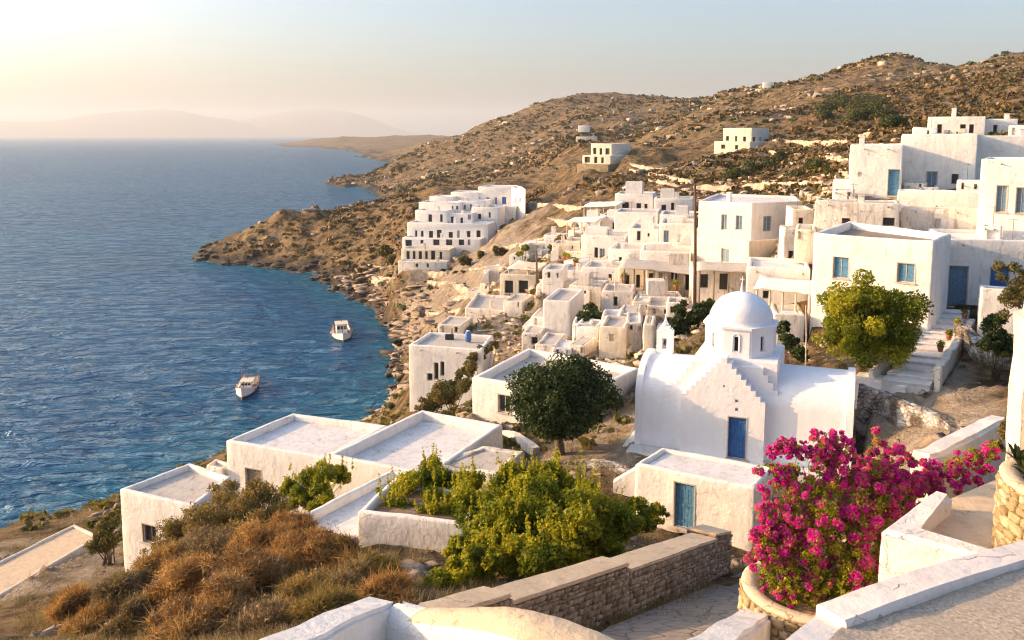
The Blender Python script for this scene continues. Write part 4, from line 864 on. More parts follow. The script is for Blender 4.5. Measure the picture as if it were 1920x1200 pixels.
# the arm behind the gable: stepped blocks rising to the base of the dome drum
DS, DT = 4.62, 2.35                   # drum centre in church coordinates
bm = bmesh.new()
lv = [(1.85, 6.3, 0.3, 4.4, CZE + 0.6), (2.1, 6.35, 0.42, 4.35, CZE + 1.0), (2.38, 6.42, 0.6, 4.3, CZE + 1.4), (2.62, 6.5, 0.72, 4.25, CZE + 1.8), (2.8, 6.52, 0.62, 4.2, CZE + 2.12)]
extrude_profile(bm, stepped(1.62, 6.9, CZ0 + 0.3, CZE + 0.5, CZE + 1.85, 4, 3.4), 0.22, 4.12, 'y')
me = bmesh_out(bm, 'shoulders'); sm(me, 30); put('stepped_shoulders', me, M['church'], ch)
bm = bmesh.new()
for s0, s1, t0, t1, z in [(2.66, 6.62, 0.45, 4.28, CZE + 2.12)]:
    add_box(bm, lc((s0 + s1) / 2, (t0 + t1) / 2, (CZ0 + z) / 2), ex * (s1 - s0) / 2, ey * (t1 - t0) / 2, ez * (z - CZ0) / 2)
ed = [e for e in bm.edges]; bmesh.ops.bevel(bm, geom=ed, offset=0.05, segments=2, affect='EDGES')
me = bmesh_out(bm, 'steps'); sm(me, 40); put('roof_steps', me, M['church'], ch)
# drum with eight faces, cornice, dome, finial
dc = lc(DS, DT, 0); zb_, zt__ = CZE + 1.95, 30.72; RD = 1.78
bm = bmesh.new(); a0 = -CR - PI / 2 + PI / 8
ring = lambda r, off=0.0: [(dc[0] + r * math.cos(a0 + k * PI / 4 + off), dc[1] + r * math.sin(a0 + k * PI / 4 + off)) for k in range(8)]
add_prism(bm, ring(RD), zb_, zt__); ed = [e for e in bm.edges if abs(e.verts[0].co.z - e.verts[1].co.z) > 0.5]
bmesh.ops.bevel(bm, geom=ed, offset=0.06, segments=2, affect='EDGES'); bmesh.ops.recalc_face_normals(bm, faces=bm.faces)
cut = []; wins = []
for k in range(8):
    a = a0 + (k + 0.5) * PI / 4; nr = np.array([math.cos(a), math.sin(a), 0]); e = np.array([-nr[1], nr[0], 0]); c = np.array([dc[0], dc[1], 0]) + nr * RD * math.cos(PI / 8)
    c[2] = zb_ + 0.52 * (zt__ - zb_) + 0.02; cut.append((c - nr * 0.05, e * 0.095, nr * 0.2, ez * 0.36)); wins.append((c, e, nr))
me = carve(bm, cut, [M['church'], M['trim']], 'drum'); sm(me, 35); dr = put('drum', me, [M['church'], M['trim']], ch)
for c, e, nr in wins:
    bm = bmesh.new(); add_box(bm, c - nr * 0.14, e * 0.094, nr * 0.01, ez * 0.355)
    g_ = put('window', bmesh_out(bm, 'window'), M['glass'], dr)
    bm = bmesh.new()                                   # thin raised arch round each slit
    pts = [c + e * 0.17 - ez * 0.40, c + e * 0.17 + ez * 0.34] + [c + e * 0.17 * math.cos(t) + ez * (0.34 + 0.17 * math.sin(t)) for t in np.linspace(0.3, PI - 0.3, 5)] + [c - e * 0.17 + ez * 0.34, c - e * 0.17 - ez * 0.40]
    add_tube(bm, [p + nr * 0.0 for p in pts], 0.035, 6); put('window_arch', bmesh_out(bm, 'arch'), M['church'], dr)
bm = bmesh.new(); add_prism(bm, ring(RD + 0.10), zt__ - 0.02, zt__ + 0.09); add_prism(bm, ring(RD + 0.03), zt__ - 0.10, zt__ - 0.022)
put('cornice', bmesh_out(bm, 'cornice'), M['church'], ch)
bm = bmesh.new(); RR = 1.55; HH = 1.42
add_lathe(bm, (dc[0], dc[1], zt__ + 0.07), [(RR + 0.1, 0.0), (RR + 0.02, 0.06)] + [(RR * math.cos(t), 0.06 + HH * math.sin(t)) for t in np.linspace(0, PI / 2 * 0.985, 16)] + [(0, 0.065 + HH)], 48)
me = bmesh_out(bm, 'dome'); co = np.zeros(len(me.vertices) * 3); me.vertices.foreach_get('co', co); co = co.reshape(-1, 3)
rad = co - np.array([dc[0], dc[1], zt__]); rad /= np.linalg.norm(rad, axis=1)[:, None] + 1e-9; co += rad * (fbm(co[:, 0] * 2, co[:, 1] * 2, co[:, 2] * 2, 3, 61) * 0.03)[:, None]
me.vertices.foreach_set('co', co.ravel()); put('dome', me, M['church'], ch, smooth=True)
bm = bmesh.new(); zf = zt__ + 0.07 + HH
add_lathe(bm, (dc[0], dc[1], zf - 0.06), [(0.13, 0), (0.10, 0.12), (0.07, 0.25), (0.045, 0.5), (0.03, 0.55)], 10)
add_box(bm, (dc[0], dc[1], zf + 0.62), ex * 0.022, ey * 0.022, ez * 0.2); add_box(bm, (dc[0], dc[1], zf + 0.68), ex * 0.11, ey * 0.02, ez * 0.022)
put('finial_cross', bmesh_out(bm, 'finial'), M['church'], ch)
# bell turret on the left end of the roof ridge
bt = hit(1247, 655, lc(0, 2.6, 0), -ey); bz = bt[2] - 0.15
bm = bmesh.new(); add_box(bm, bt + ez * 0.42, ex * 0.40, ey * 0.26, ez * 0.62); bmesh.ops.recalc_face_normals(bm, faces=bm.faces)
me = carve(bm, [(bt + ez * 0.36, ex * 0.12, ey * 0.5, ez * 0.28)], [M['church'], M['church']], 'turret'); tw = put('bell_turret', me, [M['church'], M['church']], ch)
bm = bmesh.new(); zz = bt[2] + 1.04
add_box(bm, (bt[0], bt[1], zz + 0.04), ex * 0.33, ey * 0.22, ez * 0.055); add_box(bm, (bt[0], bt[1], zz + 0.16), ex * 0.24, ey * 0.17, ez * 0.065)
add_lathe(bm, (bt[0], bt[1], zz + 0.225), [(0.17, 0), (0.16, 0.10), (0.10, 0.2), (0.05, 0.34), (0.02, 0.6)], 10)
put('turret_cap', bmesh_out(bm, 'cap'), M['church'], tw)
bm = bmesh.new(); add_lathe(bm, (bt[0], bt[1], bt[2] + 0.28), [(0.10, 0), (0.08, 0.06), (0.06, 0.16), (0.0, 0.2)], 12); put('bell', bmesh_out(bm, 'bell'), M['metal'], tw)
# tall thin slit and frame lines at the right end wall
bm = bmesh.new(); add_box(bm, lc(LEN + 0.12, 2.3, CZE - 0.6), ex * 0.03, ey * 0.22, ez * 0.75); put('side_window', bmesh_out(bm, 'side'), M['trim'], ch)
# low plinth step around the church and threshold
bm = bmesh.new(); add_box(bm, lc(4.9, -0.55, CZ0 - 0.55), ex * 5.15, ey * 0.5, ez * 0.75); add_box(bm, lc(0.1, 2.2, CZ0 - 0.6), ex * 0.75, ey * 2.4, ez * 0.7)
put('plinth', bmesh_out(bm, 'plinth'), M['white'], ch)

# ------------------------------------------------------------------ free-standing walls, terraces, stairs
def coursed(poly, z0, z1, cell=0.35, jit=0.03, bev=0.05, seg=2):
    """solid from a footprint, top heights per corner, rounded and uneven"""
    bm = bmesh.new(); add_prism(bm, poly, z0, z1)
    if bev: bmesh.ops.bevel(bm, geom=bm.edges[:], offset=bev, segments=seg, affect='EDGES')
    P = [np.array(p[:2]) for p in poly]; m_ = sum(P) / len(P); r = max(np.hypot(*(p - m_)) for p in P)
    zmin = min(z0) if hasattr(z0, '__len__') else z0; zmax = max(z1) if hasattr(z1, '__len__') else z1
    if cell:
        for i in (0, 1):
            e = P[i + 1] - P[i]; e = e / np.hypot(*e); s = -r + cell * 0.5
            while s < r:
                q = m_ + e * s; bmesh.ops.bisect_plane(bm, geom=bm.verts[:] + bm.edges[:] + bm.faces[:], plane_co=(q[0], q[1], 0), plane_no=(e[0], e[1], 0), dist=0.005); s += cell
        z = zmin + 0.2
        while z < zmax - 0.03:
            bmesh.ops.bisect_plane(bm, geom=bm.verts[:] + bm.edges[:] + bm.faces[:], plane_co=(0, 0, z), plane_no=(0, 0, 1), dist=0.005); z += cell
        co = np.array([v.co for v in bm.verts]); sc = 1.6
        dd = [fbm(co[:, 0] * sc, co[:, 1] * sc, co[:, 2] * sc, 3, 70 + k) * jit * 1.7 for k in range(3)]
        for v, a, b_, c_ in zip(bm.verts, *dd): v.co += Vector((a, b_, c_))
        bmesh.ops.triangulate(bm, faces=bm.faces[:])
    bmesh.ops.recalc_face_normals(bm, faces=bm.faces); return bm
def wall_thing(name, label, cat, poly, z0, z1, mat, cap=None, capmat='coping', group=None, cell=0.35, jit=0.03, bev=0.05, part='wall_body'):
    """a wall: body plus a coping slab that overhangs a little"""
    c = np.mean(np.array(poly), axis=0); zz = (np.mean(z0))
    root = thing(name, label, cat, (c[0], c[1], zz), group)
    zt2 = list(z1) if hasattr(z1, '__len__') else [z1] * len(poly)
    if cap:
        I = poly; bm = coursed(inset([np.array(p[:2]) for p in I], 0.035), z0, [z - cap + 0.01 for z in zt2], cell, jit, 0.03)
        me = bmesh_out(bm, part); sm(me, 45); put(part, me, M[mat], root)
        bm = coursed(I, [z - cap for z in zt2], zt2, 0.5, jit * 0.5, min(bev, cap * 0.4)); me = bmesh_out(bm, 'coping'); sm(me, 60); put('coping', me, M[capmat], root)
    else:
        bm = coursed(poly, z0, zt2, cell, jit, bev); me = bmesh_out(bm, part); sm(me, 55); put(part, me, M[mat], root)
    return root
def strip(pa, pb, th, side=1):
    """footprint quad from a to b, thickness th to the left of a->b"""
    a, b_ = np.array(pa[:2]), np.array(pb[:2]); e = (b_ - a) / np.hypot(*(b_ - a)); nn = np.array([-e[1], e[0]]) * th * side
    q = [a, b_, b_ + nn, a + nn]; return q if side > 0 else q[::-1]

def stones(name, parent, S, L, H, mat, g, lo=0.12, hi=0.34, rh=0.13, dep=0.05):
    """irregular courses of individual stones on a surface S(s, h) -> point, outward normal, along"""
    vs, fs, ts = [], [], []; h = 0.0; o = 0
    while h < H:
        r = rh * g.uniform(0.6, 1.35); s = -g.uniform(0, hi)
        while s < L:
            w_ = g.uniform(lo, hi); a0, a1 = max(s, 0), min(s + w_, L); s += w_
            if a1 - a0 < 0.05: continue
            gp = 0.010; P_, nv, al = S((a0 + a1) / 2, h + r / 2); hw, hh = (a1 - a0) / 2 - gp, r / 2 - gp; d0 = dep * g.uniform(0.3, 1.1); upv = np.cross(nv, al); upv = upv if upv[2] > 0 else -upv
            base = []; tilt = g.uniform(-0.02, 0.02, 2)
            for q, (i, j) in enumerate(((-1, -1), (1, -1), (1, 1), (-1, 1))):
                e1, e2 = hw * (1 + g.uniform(-.18, .04)), hh * (1 + g.uniform(-.25, .06)); base.append((i * e1, j * e2))
            for k, (sc, dd) in enumerate(((1.0, -0.04), (1.0, d0 * 0.55), (0.88, d0))):
                for (x_, y_) in base: vs.append(P_ + al * x_ * sc + upv * y_ * sc + nv * (dd + (tilt[0] * x_ / hw + tilt[1] * y_ / hh) * (k == 2)))
            for k in (0, 4):
                for q in range(4): fs.append([o + k + q, o + k + (q + 1) % 4, o + k + 4 + (q + 1) % 4, o + k + 4 + q])
            fs.append([o + 8, o + 9, o + 10, o + 11]); ts += [g.random()] * 9; o += 12
        h += r
    return put(name, npmesh(name, np.array(vs), np.array(fs), np.array(ts)), M[mat], parent)
# long stone wall beside the lane: four steps of coping
SG = 'stepped lengths of the stone lane wall'
def lane_wall(label, p0, p1, D0, D1, hb, th):
    a, b_ = W(*p0, D0), W(*p1, D1); q = strip(a, b_, th)
    rt = wall_thing('stone_wall', label, 'stone wall', q, [a[2] - hb, b_[2] - hb, b_[2] - hb, a[2] - hb], [a[2], b_[2], b_[2], a[2]], 'stone', 0.09, 'coping', SG, 0.22, 0.02, 0.03)
    e = b_ - a; L_ = np.linalg.norm(e); al = e / L_; h2 = np.array([e[0], e[1], 0]) / np.hypot(e[0], e[1]); nv = np.array([h2[1], -h2[0], 0]); gg = np.random.default_rng(int(D0 * 10))
    stones('stone_courses', rt, lambda s, h: (a + al * s - nv * 0.035 - np.array([0, 0, 0.10 + h]), nv, al), L_, hb - 0.7, 'stone_blocks', gg)
    return a, b_
lane_wall('nearest short length of the stone lane wall, behind the white parapet corner', (836, 1152), (962, 1112), 12.2, 14.2, 2.2, 0.62)
lane_wall('long sunlit coping length of the stone lane wall in front of the green shrub', (962, 1128), (1181, 1056), 14.3, 19.0, 2.4, 0.72)
lane_wall('further coping length of the stone lane wall, half in shadow', (1183, 1068), (1346, 1010), 19.1, 25.0, 2.6, 0.85)
lane_wall('short end pillar of the stone lane wall beside the house with faded blue door', (1344, 1002), (1373, 996), 25.1, 26.6, 2.4, 1.0)

# lane paving
lp = [(1010, 1215, 11), (1100, 1195, 14.5), (1200, 1150, 18.2), (1350, 1092, 24.6), (1420, 1060, 27.5), (1500, 1050, 27.5), (1460, 1120, 21), (1440, 1160, 17), (1400, 1215, 13)]
bm = bmesh.new(); vs = [bm.verts.new(tuple(W(a, b_, c_))) for a, b_, c_ in lp]; bm.faces.new(vs); bmesh.ops.triangulate(bm, faces=bm.faces[:])
for k in range(3): bmesh.ops.subdivide_edges(bm, edges=bm.edges[:], cuts=1, use_grid_fill=True)
for v in bm.verts: v.co.z += float(vnoise(v.co.x * 1.5, v.co.y * 1.5)) * 0.03
m, n, b = newmat('lane_paving'); p = pos(n)
v_ = nd(n, 'ShaderNodeTexVoronoi', feature='DISTANCE_TO_EDGE'); v_.inputs['Scale'].default_value = 1.6; n.links.new(p, v_.inputs['Vector'])
c = mix(n, noise(n, p, 2.5, 6, 0.7), (0.16, 0.125, 0.10), (0.36, 0.29, 0.23)); c = mix(n, ramp(n, v_.outputs['Distance'], [(0.01, 0.8), (0.05, 0.0)]), c, (0.10, 0.08, 0.06))
n.links.new(c, b.inputs['Base Color']); b.inputs['Roughness'].default_value = 0.9
n1 = bump(n, b, ramp(n, v_.outputs['Distance'], [(0.0, 0.0), (0.08, 1.0)]), 0.03); bump(n, b, noise(n, p, 12, 5, 0.7), 0.02, 1.0, n1); M['paving'] = m
me = bmesh_out(bm, 'lane'); tag(put('lane_paving', me, m, smooth=True), kind='structure')

# white low wall on the near side of the lane, left of the planter
a, b_ = W(1250, 1212, 9.0), W(1390, 1136, 12.4); q = strip(a, b_, 0.5, -1)
def ramp_wall(name, label, cat, pa, pb, th, side, drop, mat='white', jit=0.02, cell=0.3, bev=0.06):
    q = strip(pa, pb, th, side); za, zb2 = pa[2], pb[2]
    zz = [za, zb2, zb2, za] if side > 0 else [za, zb2, zb2, za][::-1]
    return wall_thing(name, label, cat, q, [z - drop for z in zz], zz, mat, None, None, None, cell, jit, bev)
ramp_wall('low_wall', 'low white wall running from the bottom edge up to the round stone planter', 'wall', a, b_, 0.5, -1, 2.2)

# white parapet corner at the bottom with a drain pipe in its notch
pc = W(748, 1128, 9.6); pl = W(520, 1225, 7.4); prr = W(812, 1152, 10.2)
ramp_wall('parapet', 'white parapet rising from the bottom edge to the corner with the rusty pipe', 'parapet', pl, np.array([pc[0], pc[1], pc[2]]), 0.42, 1, 3.2, 'white', 0.018, 0.25, 0.05)
# curved shoulder wall right of the pipe: thick wall whose top sweeps down to the right
root = thing('curved_wall', 'white rounded wall sweeping down to the right of the rusty pipe with sandy top', 'wall', tuple(W(900, 1180, 9)))
tp = [(757, 1128, 9.55), (800, 1139, 9.4), (850, 1139, 9.1), (900, 1137, 8.9), (950, 1139, 8.7), (1000, 1145, 8.5), (1060, 1161, 8.3), (1120, 1184, 8.1), (1180, 1212, 7.9), (1230, 1238, 7.8)]
bm = bmesh.new(); rows_ = []
for k, (x, y, D) in enumerate(tp):
    p0 = W(x, y, D); t = k / (len(tp) - 1); wd = 0.16 + 0.30 * min(1, t * 1.6)
    pr_ = [p0 + np.array([0.02, 0.06, -2.4]), p0 + np.array([0.02, 0.05, -0.06]), p0, p0 + np.array([-0.10, -wd * 0.5, 0.01 - 0.02 * t]), p0 + np.array([-0.22, -wd, -0.05]), p0 + np.array([-0.26, -wd - 0.05, -0.16]), p0 + np.array([-0.28, -wd - 0.08, -2.4])]
    rows_.append([bm.verts.new(tuple(q)) for q in pr_])
for r1, r2 in zip(rows_, rows_[1:]):
    for i in range(6):
        f = bm.faces.new((r1[i], r1[i + 1], r2[i + 1], r2[i])); f.smooth = True; f.material_index = 1 if i in (2, 3) and rows_.index(r1) > 0 else 0
bm.faces.new(rows_[0]); bm.faces.new(rows_[-1][::-1])
bmesh.ops.subdivide_edges(bm, edges=[e for e in bm.edges if e.calc_length() > 0.3], cuts=2, use_grid_fill=True)
for v in bm.verts: v.co += Vector((0, 0, 1)) * float(fbm(v.co.x * 2, v.co.y * 2, v.co.z * 2, 3, 5)) * 0.02
me = bmesh_out(bm, 'curved'); put('wall_body', me, [M['white'], M['coping']], root, smooth=True)
pipe = thing('drain_pipe', 'rusty forked drain pipe set in the notch of the white parapet corner', 'pipe', tuple(pc))
bm = bmesh.new(); o_ = np.array([0, 0, 0.0]); base = pc + np.array([0.03, -0.12, 0.0])
add_tube(bm, [base + np.array([0.0, 0.05, 0.05]), base + np.array([0, 0, 0.0]), base + np.array([0.01, -0.02, -0.12]), base + np.array([0.015, -0.03, -2.0])], 0.022, 8); put('upright', bmesh_out(bm, 'u'), M['metal'], pipe)
bm = bmesh.new(); add_tube(bm, [base + np.array([-0.12, 0.12, -0.01]), base + np.array([-0.07, 0.02, -0.03]), base + np.array([-0.045, -0.02, -0.16]), base + np.array([-0.04, -0.03, -2.0])], 0.02, 8); put('branch', bmesh_out(bm, 'u'), M['metal'], pipe)
bm = bmesh.new(); add_tube(bm, [base + np.array([0.20, 0.14, -0.02]), base + np.array([0.12, 0.02, -0.03]), base + np.array([0.05, -0.02, -0.12]), base + np.array([0.045, -0.03, -2.0])], 0.02, 8); put('branch', bmesh_out(bm, 'u'), M['metal'], pipe)

# terrace at the lower right: gravel floor and its diagonal white parapet
ta, tb, tc = W(1532, 1130, 7.4), W(2010, 978, 9.3), W(1420, 1215, 6.3)
def parapet_strip(root, pts, th, drop, matk, part):
    bm = bmesh.new(); rows_ = []
    for i, p0 in enumerate(pts):
        dd = (pts[min(i + 1, len(pts) - 1)] - pts[max(i - 1, 0)])[:2]; dd = dd / np.hypot(*dd); nn = np.array([dd[1], -dd[0], 0]); z_ = np.array([0, 0, 1.0])
        j = 0.012 * float(vnoise(i * 1.7, 3.3))
        pr_ = [p0 - z_ * drop - nn * 0.03, p0 - z_ * 0.035 - nn * 0.008, p0 - z_ * 0.008 + nn * 0.012 + z_ * j, p0 + nn * (th - 0.015) + z_ * (j * 0.7 - 0.004), p0 + nn * (th + 0.004) - z_ * 0.03, p0 + nn * (th + 0.01 + j * 0.6) - z_ * 0.08, p0 + nn * (th + 0.02) - z_ * 0.6]
        rows_.append([bm.verts.new(tuple(q)) for q in pr_])
    for r1, r2 in zip(rows_, rows_[1:]):
        for i in range(6): bm.faces.new((r1[i], r1[i + 1], r2[i + 1], r2[i])).smooth = True
    bm.faces.new(rows_[0]); bm.faces.new(rows_[-1][::-1])
    me = bmesh_out(bm, part); sm(me, 32); return put(part, me, M[matk], root)
root = thing('terrace_parapet', 'white diagonal parapet edging the gravel terrace at the lower right', 'parapet', tuple(ta))
pts = [ta + (tb - ta) * t + np.array([0, 0, 0.03 * math.sin(t * 5)]) for t in np.linspace(-0.0, 1, 22)]
parapet_strip(root, pts, 0.33, 3.5, 'parapet', 'upper_length')
pts = [tc + (ta - tc) * t - np.array([0, 0, 0.10]) for t in np.linspace(-0.3, 1.0, 10)]
parapet_strip(root, pts, 0.40, 3.5, 'parapet', 'lower_length')
m, n, b = newmat('gravel_terrace'); p = pos(n)
c = mix(n, ramp(n, noise(n, p, 26, 6, 0.8), [(0.38, 0.0), (0.62, 1.0)]), (0.38, 0.30, 0.225), (0.84, 0.72, 0.58)); c = mix(n, ramp(n, noise(n, p, 2, 5), [(0.4, 0.0), (0.7, 0.5)]), c, (0.62, 0.51, 0.40))
n.links.new(c, b.inputs['Base Color']); b.inputs['Roughness'].default_value = 0.95; bump(n, b, noise(n, p, 38, 6, 0.8), 0.035); M['gravel'] = m
dd = (tb - ta)[:2]; dd /= np.hypot(*dd); nn = np.array([dd[1], -dd[0], 0]); zz = np.array([0, 0, -0.06])
fl = [tc + (tc - ta) * 0.4 + nn * 0.3 + zz * 1.8, ta + nn * 0.30 + zz * 1.2, tb + nn * 0.30 + zz, tb + nn * 6 + zz * 2, tc + nn * 6 + zz * 2 + (tc - ta) * 0.5]
bm = bmesh.new(); bm.faces.new([bm.verts.new(tuple(q)) for q in fl]); bmesh.ops.triangulate(bm, faces=bm.faces[:]); bmesh.ops.subdivide_edges(bm, edges=bm.edges[:], cuts=20, use_grid_fill=True)
for v in bm.verts: v.co.z += float(fbm(v.co.x * 4, v.co.y * 4, 0, 3, 9)) * 0.02
tag(put('terrace_ground', bmesh_out(bm, 'terrace'), m, smooth=True), kind='structure')

# walled white patio right of the bougainvillea
pz = W(1648, 990, 11.0)[2]
pa, pb, pcn, pdn = G(1648, 992, pz), G(1885, 1052, pz - 0.05), G(1900, 880, pz - 0.25), G(1748, 915, pz)
root = thing('patio', 'white walled patio with sandy floor beside the magenta bougainvillea', 'patio', tuple(pa))
ea = (pb - pa)[:2]; ea /= np.hypot(*ea); ed_ = (pdn - pa)[:2]; ed_ /= np.hypot(*ed_); na = np.array([-ea[1], ea[0]]); nd_ = np.array([ed_[1], -ed_[0]]); tw_ = 0.30
pin = pa[:2] + (ea * tw_ / abs(np.dot(ea, nd_))) + (ed_ * tw_ / abs(np.dot(ed_, na)))
poly_ = [tuple(pa[:2]), tuple(pb[:2]), tuple(pb[:2] + na * tw_), tuple(pin), tuple(pdn[:2] + nd_ * tw_), tuple(pdn[:2])]
bm = coursed(poly_, pz - 3, [pz, pz - 0.06, pz - 0.06, pz, pz, pz], 0.22, 0.018, 0.07, 3); me = bmesh_out(bm, 'wall'); sm(me, 60); put('enclosing_wall', me, M['white'], root)
fz = pz - 0.30; f4 = [pa[:2] + (pin - pa[:2]) * 0.5, pb[:2], pcn[:2], pdn[:2]]
bm = bmesh.new(); add_prism(bm, [tuple(x[:2]) for x in f4], fz - 0.3, fz); put('patio_floor', bmesh_out(bm, 'floor'), M['coping'], root)
# boundary wall climbing behind the flowers to the tall wall
a, b_ = W(1752, 856, 14.3), W(1895, 784, 17.5)
ramp_wall('boundary_wall', 'sunlit white wall climbing behind the flowers to the tall wall end at the right', 'wall', a, b_, 0.42, 1, 2.5, 'white', 0.03, 0.3, 0.06)
# tall sunlit wall end at the right edge
a = W(1934, 596, 13.5); bm = bmesh.new(); zt2 = a[2]; zb2 = zt2 - 3.2
p0, p1 = W(1905, 640, 13.5)[:2], None
q = [np.array([a[0] - 0.0, a[1]]), np.array([a[0] + 2.5, a[1] - 0.6]), np.array([a[0] + 3, a[1] + 1.6]), np.array([a[0] + 0.5, a[1] + 1.3])]
wall_thing('tall_wall', 'tall sunlit yellowish wall end cut by the right edge', 'wall', [tuple(x) for x in q], [zb2] * 4, [zt2] * 4, 'cream', None, None, None, 0.3, 0.05, 0.12)
# round planters
def planter(label, c, r, h_, sx=1.0, seg=40):
    root = thing('stone_planter', label, 'planter', (c[0], c[1], c[2] - h_)); bm = bmesh.new()
    add_lathe(bm, (c[0], c[1], c[2] - h_), [(r * 1.02, 0), (r * 1.03, h_ * 0.25), (r * 1.01, h_ * 0.5), (r * 1.0, h_ * 0.75), (r, h_ - 0.05), (r * 0.78, h_ - 0.05), (r * 0.78, h_ - 0.25)], seg, 0, sx, 1)
    for v in bm.verts: d_ = Vector((v.co.x - c[0], v.co.y - c[1], 0)); d_.normalize(); v.co += d_ * float(fbm(v.co.x * 3, v.co.y * 3, v.co.z * 3, 3, 90)) * 0.06
    put('planter_wall', bmesh_out(bm, 'p'), M['stone_gold'], root); gg = np.random.default_rng(int(abs(c[0]) * 10))
    def cyl(s, h): t = s / r; nv = np.array([math.cos(t), math.sin(t), 0]); return np.array([c[0], c[1], c[2] - 0.09 - h]) + nv * r * 1.0, nv, np.array([-nv[1], nv[0], 0])
    stones('stone_courses', root, cyl, 2 * PI * r, h_ - 0.3, 'golden_blocks', gg, 0.10, 0.26, 0.12, 0.045)
    bm = bmesh.new(); add_lathe(bm, (c[0], c[1], c[2] - 0.05), [(r * 0.74, -0.06), (r * 1.01, -0.02), (r * 1.02, 0.03), (r * 0.99, 0.06), (r * 0.82, 0.06), (r * 0.76, 0.0), (r * 0.74, -0.06)], seg, 0, sx, 1, False)
    for v in bm.verts: v.co.z += float(fbm(v.co.x * 3, v.co.y * 3, 0, 3, 91)) * 0.02
    put('planter_rim', bmesh_out(bm, 'p'), M['coping'], root)
    bm = bmesh.new(); add_lathe(bm, (c[0], c[1], c[2] - 0.12), [(r * 0.8, 0), (r * 0.5, 0.03), (0, 0.05)], 24, 0, sx, 1, False); put('planter_soil', bmesh_out(bm, 'p'), M['soil'], root)
pc1 = W(1520, 1100, 12.6); planter('large round golden stone planter at the foot of the bougainvillea', pc1, 1.03, 2.6)
pc2 = W(2046, 905, 10.6); planter('round golden stone planter at the right edge above the patio', pc2, 1.02, 1.9)

# stairs up to the tall grey door
st = thing('white_stairs', 'white stairs climbing to the tall grey door', 'stairs', tuple(W(1700, 718, 42)))
b0l, b0r = W(1652, 716, 41.5), W(1744, 722, 40.4); t0l, t0r = W(1768, 580, 51.6), W(1818, 584, 51.2)
NS = 13
for k in range(NS):
    f0, f1 = k / NS, (k + 1) / NS
    A1, B1 = b0l + (t0l - b0l) * f0, b0r + (t0r - b0r) * f0; A2, B2 = b0l + (t0l - b0l) * f1, b0r + (t0r - b0r) * f1
    bm = coursed([tuple(A1[:2]), tuple(B1[:2]), tuple((B2 + (B2 - B1) * 0.15)[:2]), tuple((A2 + (A2 - A1) * 0.15)[:2])], A1[2] - 1.2, A2[2], 0.4, 0.02, 0.03)
    put('step', bmesh_out(bm, 'step'), M['white'], st)
    fw_ = (A2 - A1); fw_[2] = 0; fw_ /= np.linalg.norm(fw_); bm = bmesh.new(); add_prism(bm, [tuple((A1 - fw_ * 0.05)[:2]), tuple((B1 - fw_ * 0.05)[:2]), tuple((B2 + fw_ * 0.0)[:2]), tuple((A2 + fw_ * 0.0)[:2])], A2[2] - 0.03, A2[2] + 0.035); put('tread', bmesh_out(bm, 'tread'), M['roof_white'], st)
ramp_wall('stair_wall', 'white sloping wall on the left side of the stairs', 'wall', W(1640, 694, 42.2), W(1762, 566, 51.6), 0.3, 1, 3.0, 'white', 0.03, 0.4, 0.06)
a, b_ = W(1750, 690, 40.5), W(1816, 596, 49.2)
ramp_wall('stair_wall', 'broken stone edged wall on the right side of the stairs', 'wall', a, b_, 0.35, -1, 2.2, 'worn', 0.09, 0.3, 0.04)
wall_thing('platform_wall', 'low white landing wall at the foot of the stairs behind the church', 'wall', [tuple(W(1600, 706, 42.5)[:2]), tuple(W(1700, 730, 40.8)[:2]), tuple(W(1715, 708, 42)[:2]), tuple(W(1612, 694, 43.5)[:2])], 26, W(1650, 715, 42)[2] + 0.1, 'white', None, None, None, 0.4, 0.03, 0.06)

def retaining(name, label, cat, pts, h_, mat, th=0.5, drop=1.0, jit=0.08, cell=0.35, group=None):
    """wall along a list of (px, py, D) points at its top edge"""
    if cat == 'terrace wall': pts = [(p[0], p[1] + 3, onground(p[0], p[1] + 3, 90)) for p in pts]
    P3 = [W(*p) for p in pts]
    if cat == 'terrace wall': P3 = [p + np.array([0, 0, h_ * 0.5]) for p in P3]
    c = sum(P3) / len(P3); root = thing(name, label, cat, (c[0], c[1], c[2] - h_), group)
    bm = bmesh.new(); f = []; bk = []
    L = [0]
    for a, b_ in zip(P3, P3[1:]): L.append(L[-1] + np.linalg.norm(b_ - a))
    nn_ = max(4, int(L[-1] / cell)); S = np.linspace(0, L[-1], nn_); Q_ = np.stack([np.interp(S, L, [p[k] for p in P3]) for k in range(3)], 1)
    nz = max(2, int((h_ + drop) / cell) + 1); rows_ = []
    for i in range(nn_):
        d_ = (Q_[min(i + 1, nn_ - 1)] - Q_[max(i - 1, 0)])[:2]; d_ = d_ / np.hypot(*d_); nv = np.array([-d_[1], d_[0], 0])
        col = [Q_[i] - np.array([0, 0, (h_ + drop) * (1 - k / nz)]) for k in range(nz + 1)] + [Q_[i] + nv * th, Q_[i] + nv * th - np.array([0, 0, h_ + drop])]
        col = [c_ + np.array([float(vnoise(*(c_ * 1.7), 3 + k)) for k in range(3)]) * jit for c_ in col]
        rows_.append([bm.verts.new(tuple(q_)) for q_ in col])
    for r1, r2 in zip(rows_, rows_[1:]):
        for i in range(len(r1) - 1): bm.faces.new((r1[i], r2[i], r2[i + 1], r1[i + 1]))
    bm.faces.new(rows_[0]); bm.faces.new(rows_[-1][::-1])
    me = bmesh_out(bm, 'masonry'); put('masonry', me, M[mat], root, smooth=False); return root
retaining('retaining_wall', 'dark rubble retaining wall with whitewash patches right of the church', 'stone wall', [(1610, 722, 39.5), (1650, 737, 38.8), (1700, 757, 37.2), (1745, 775, 36), (1782, 797, 34.5), (1775, 822, 33)], 2.0, 'stone_dark', 0.4)
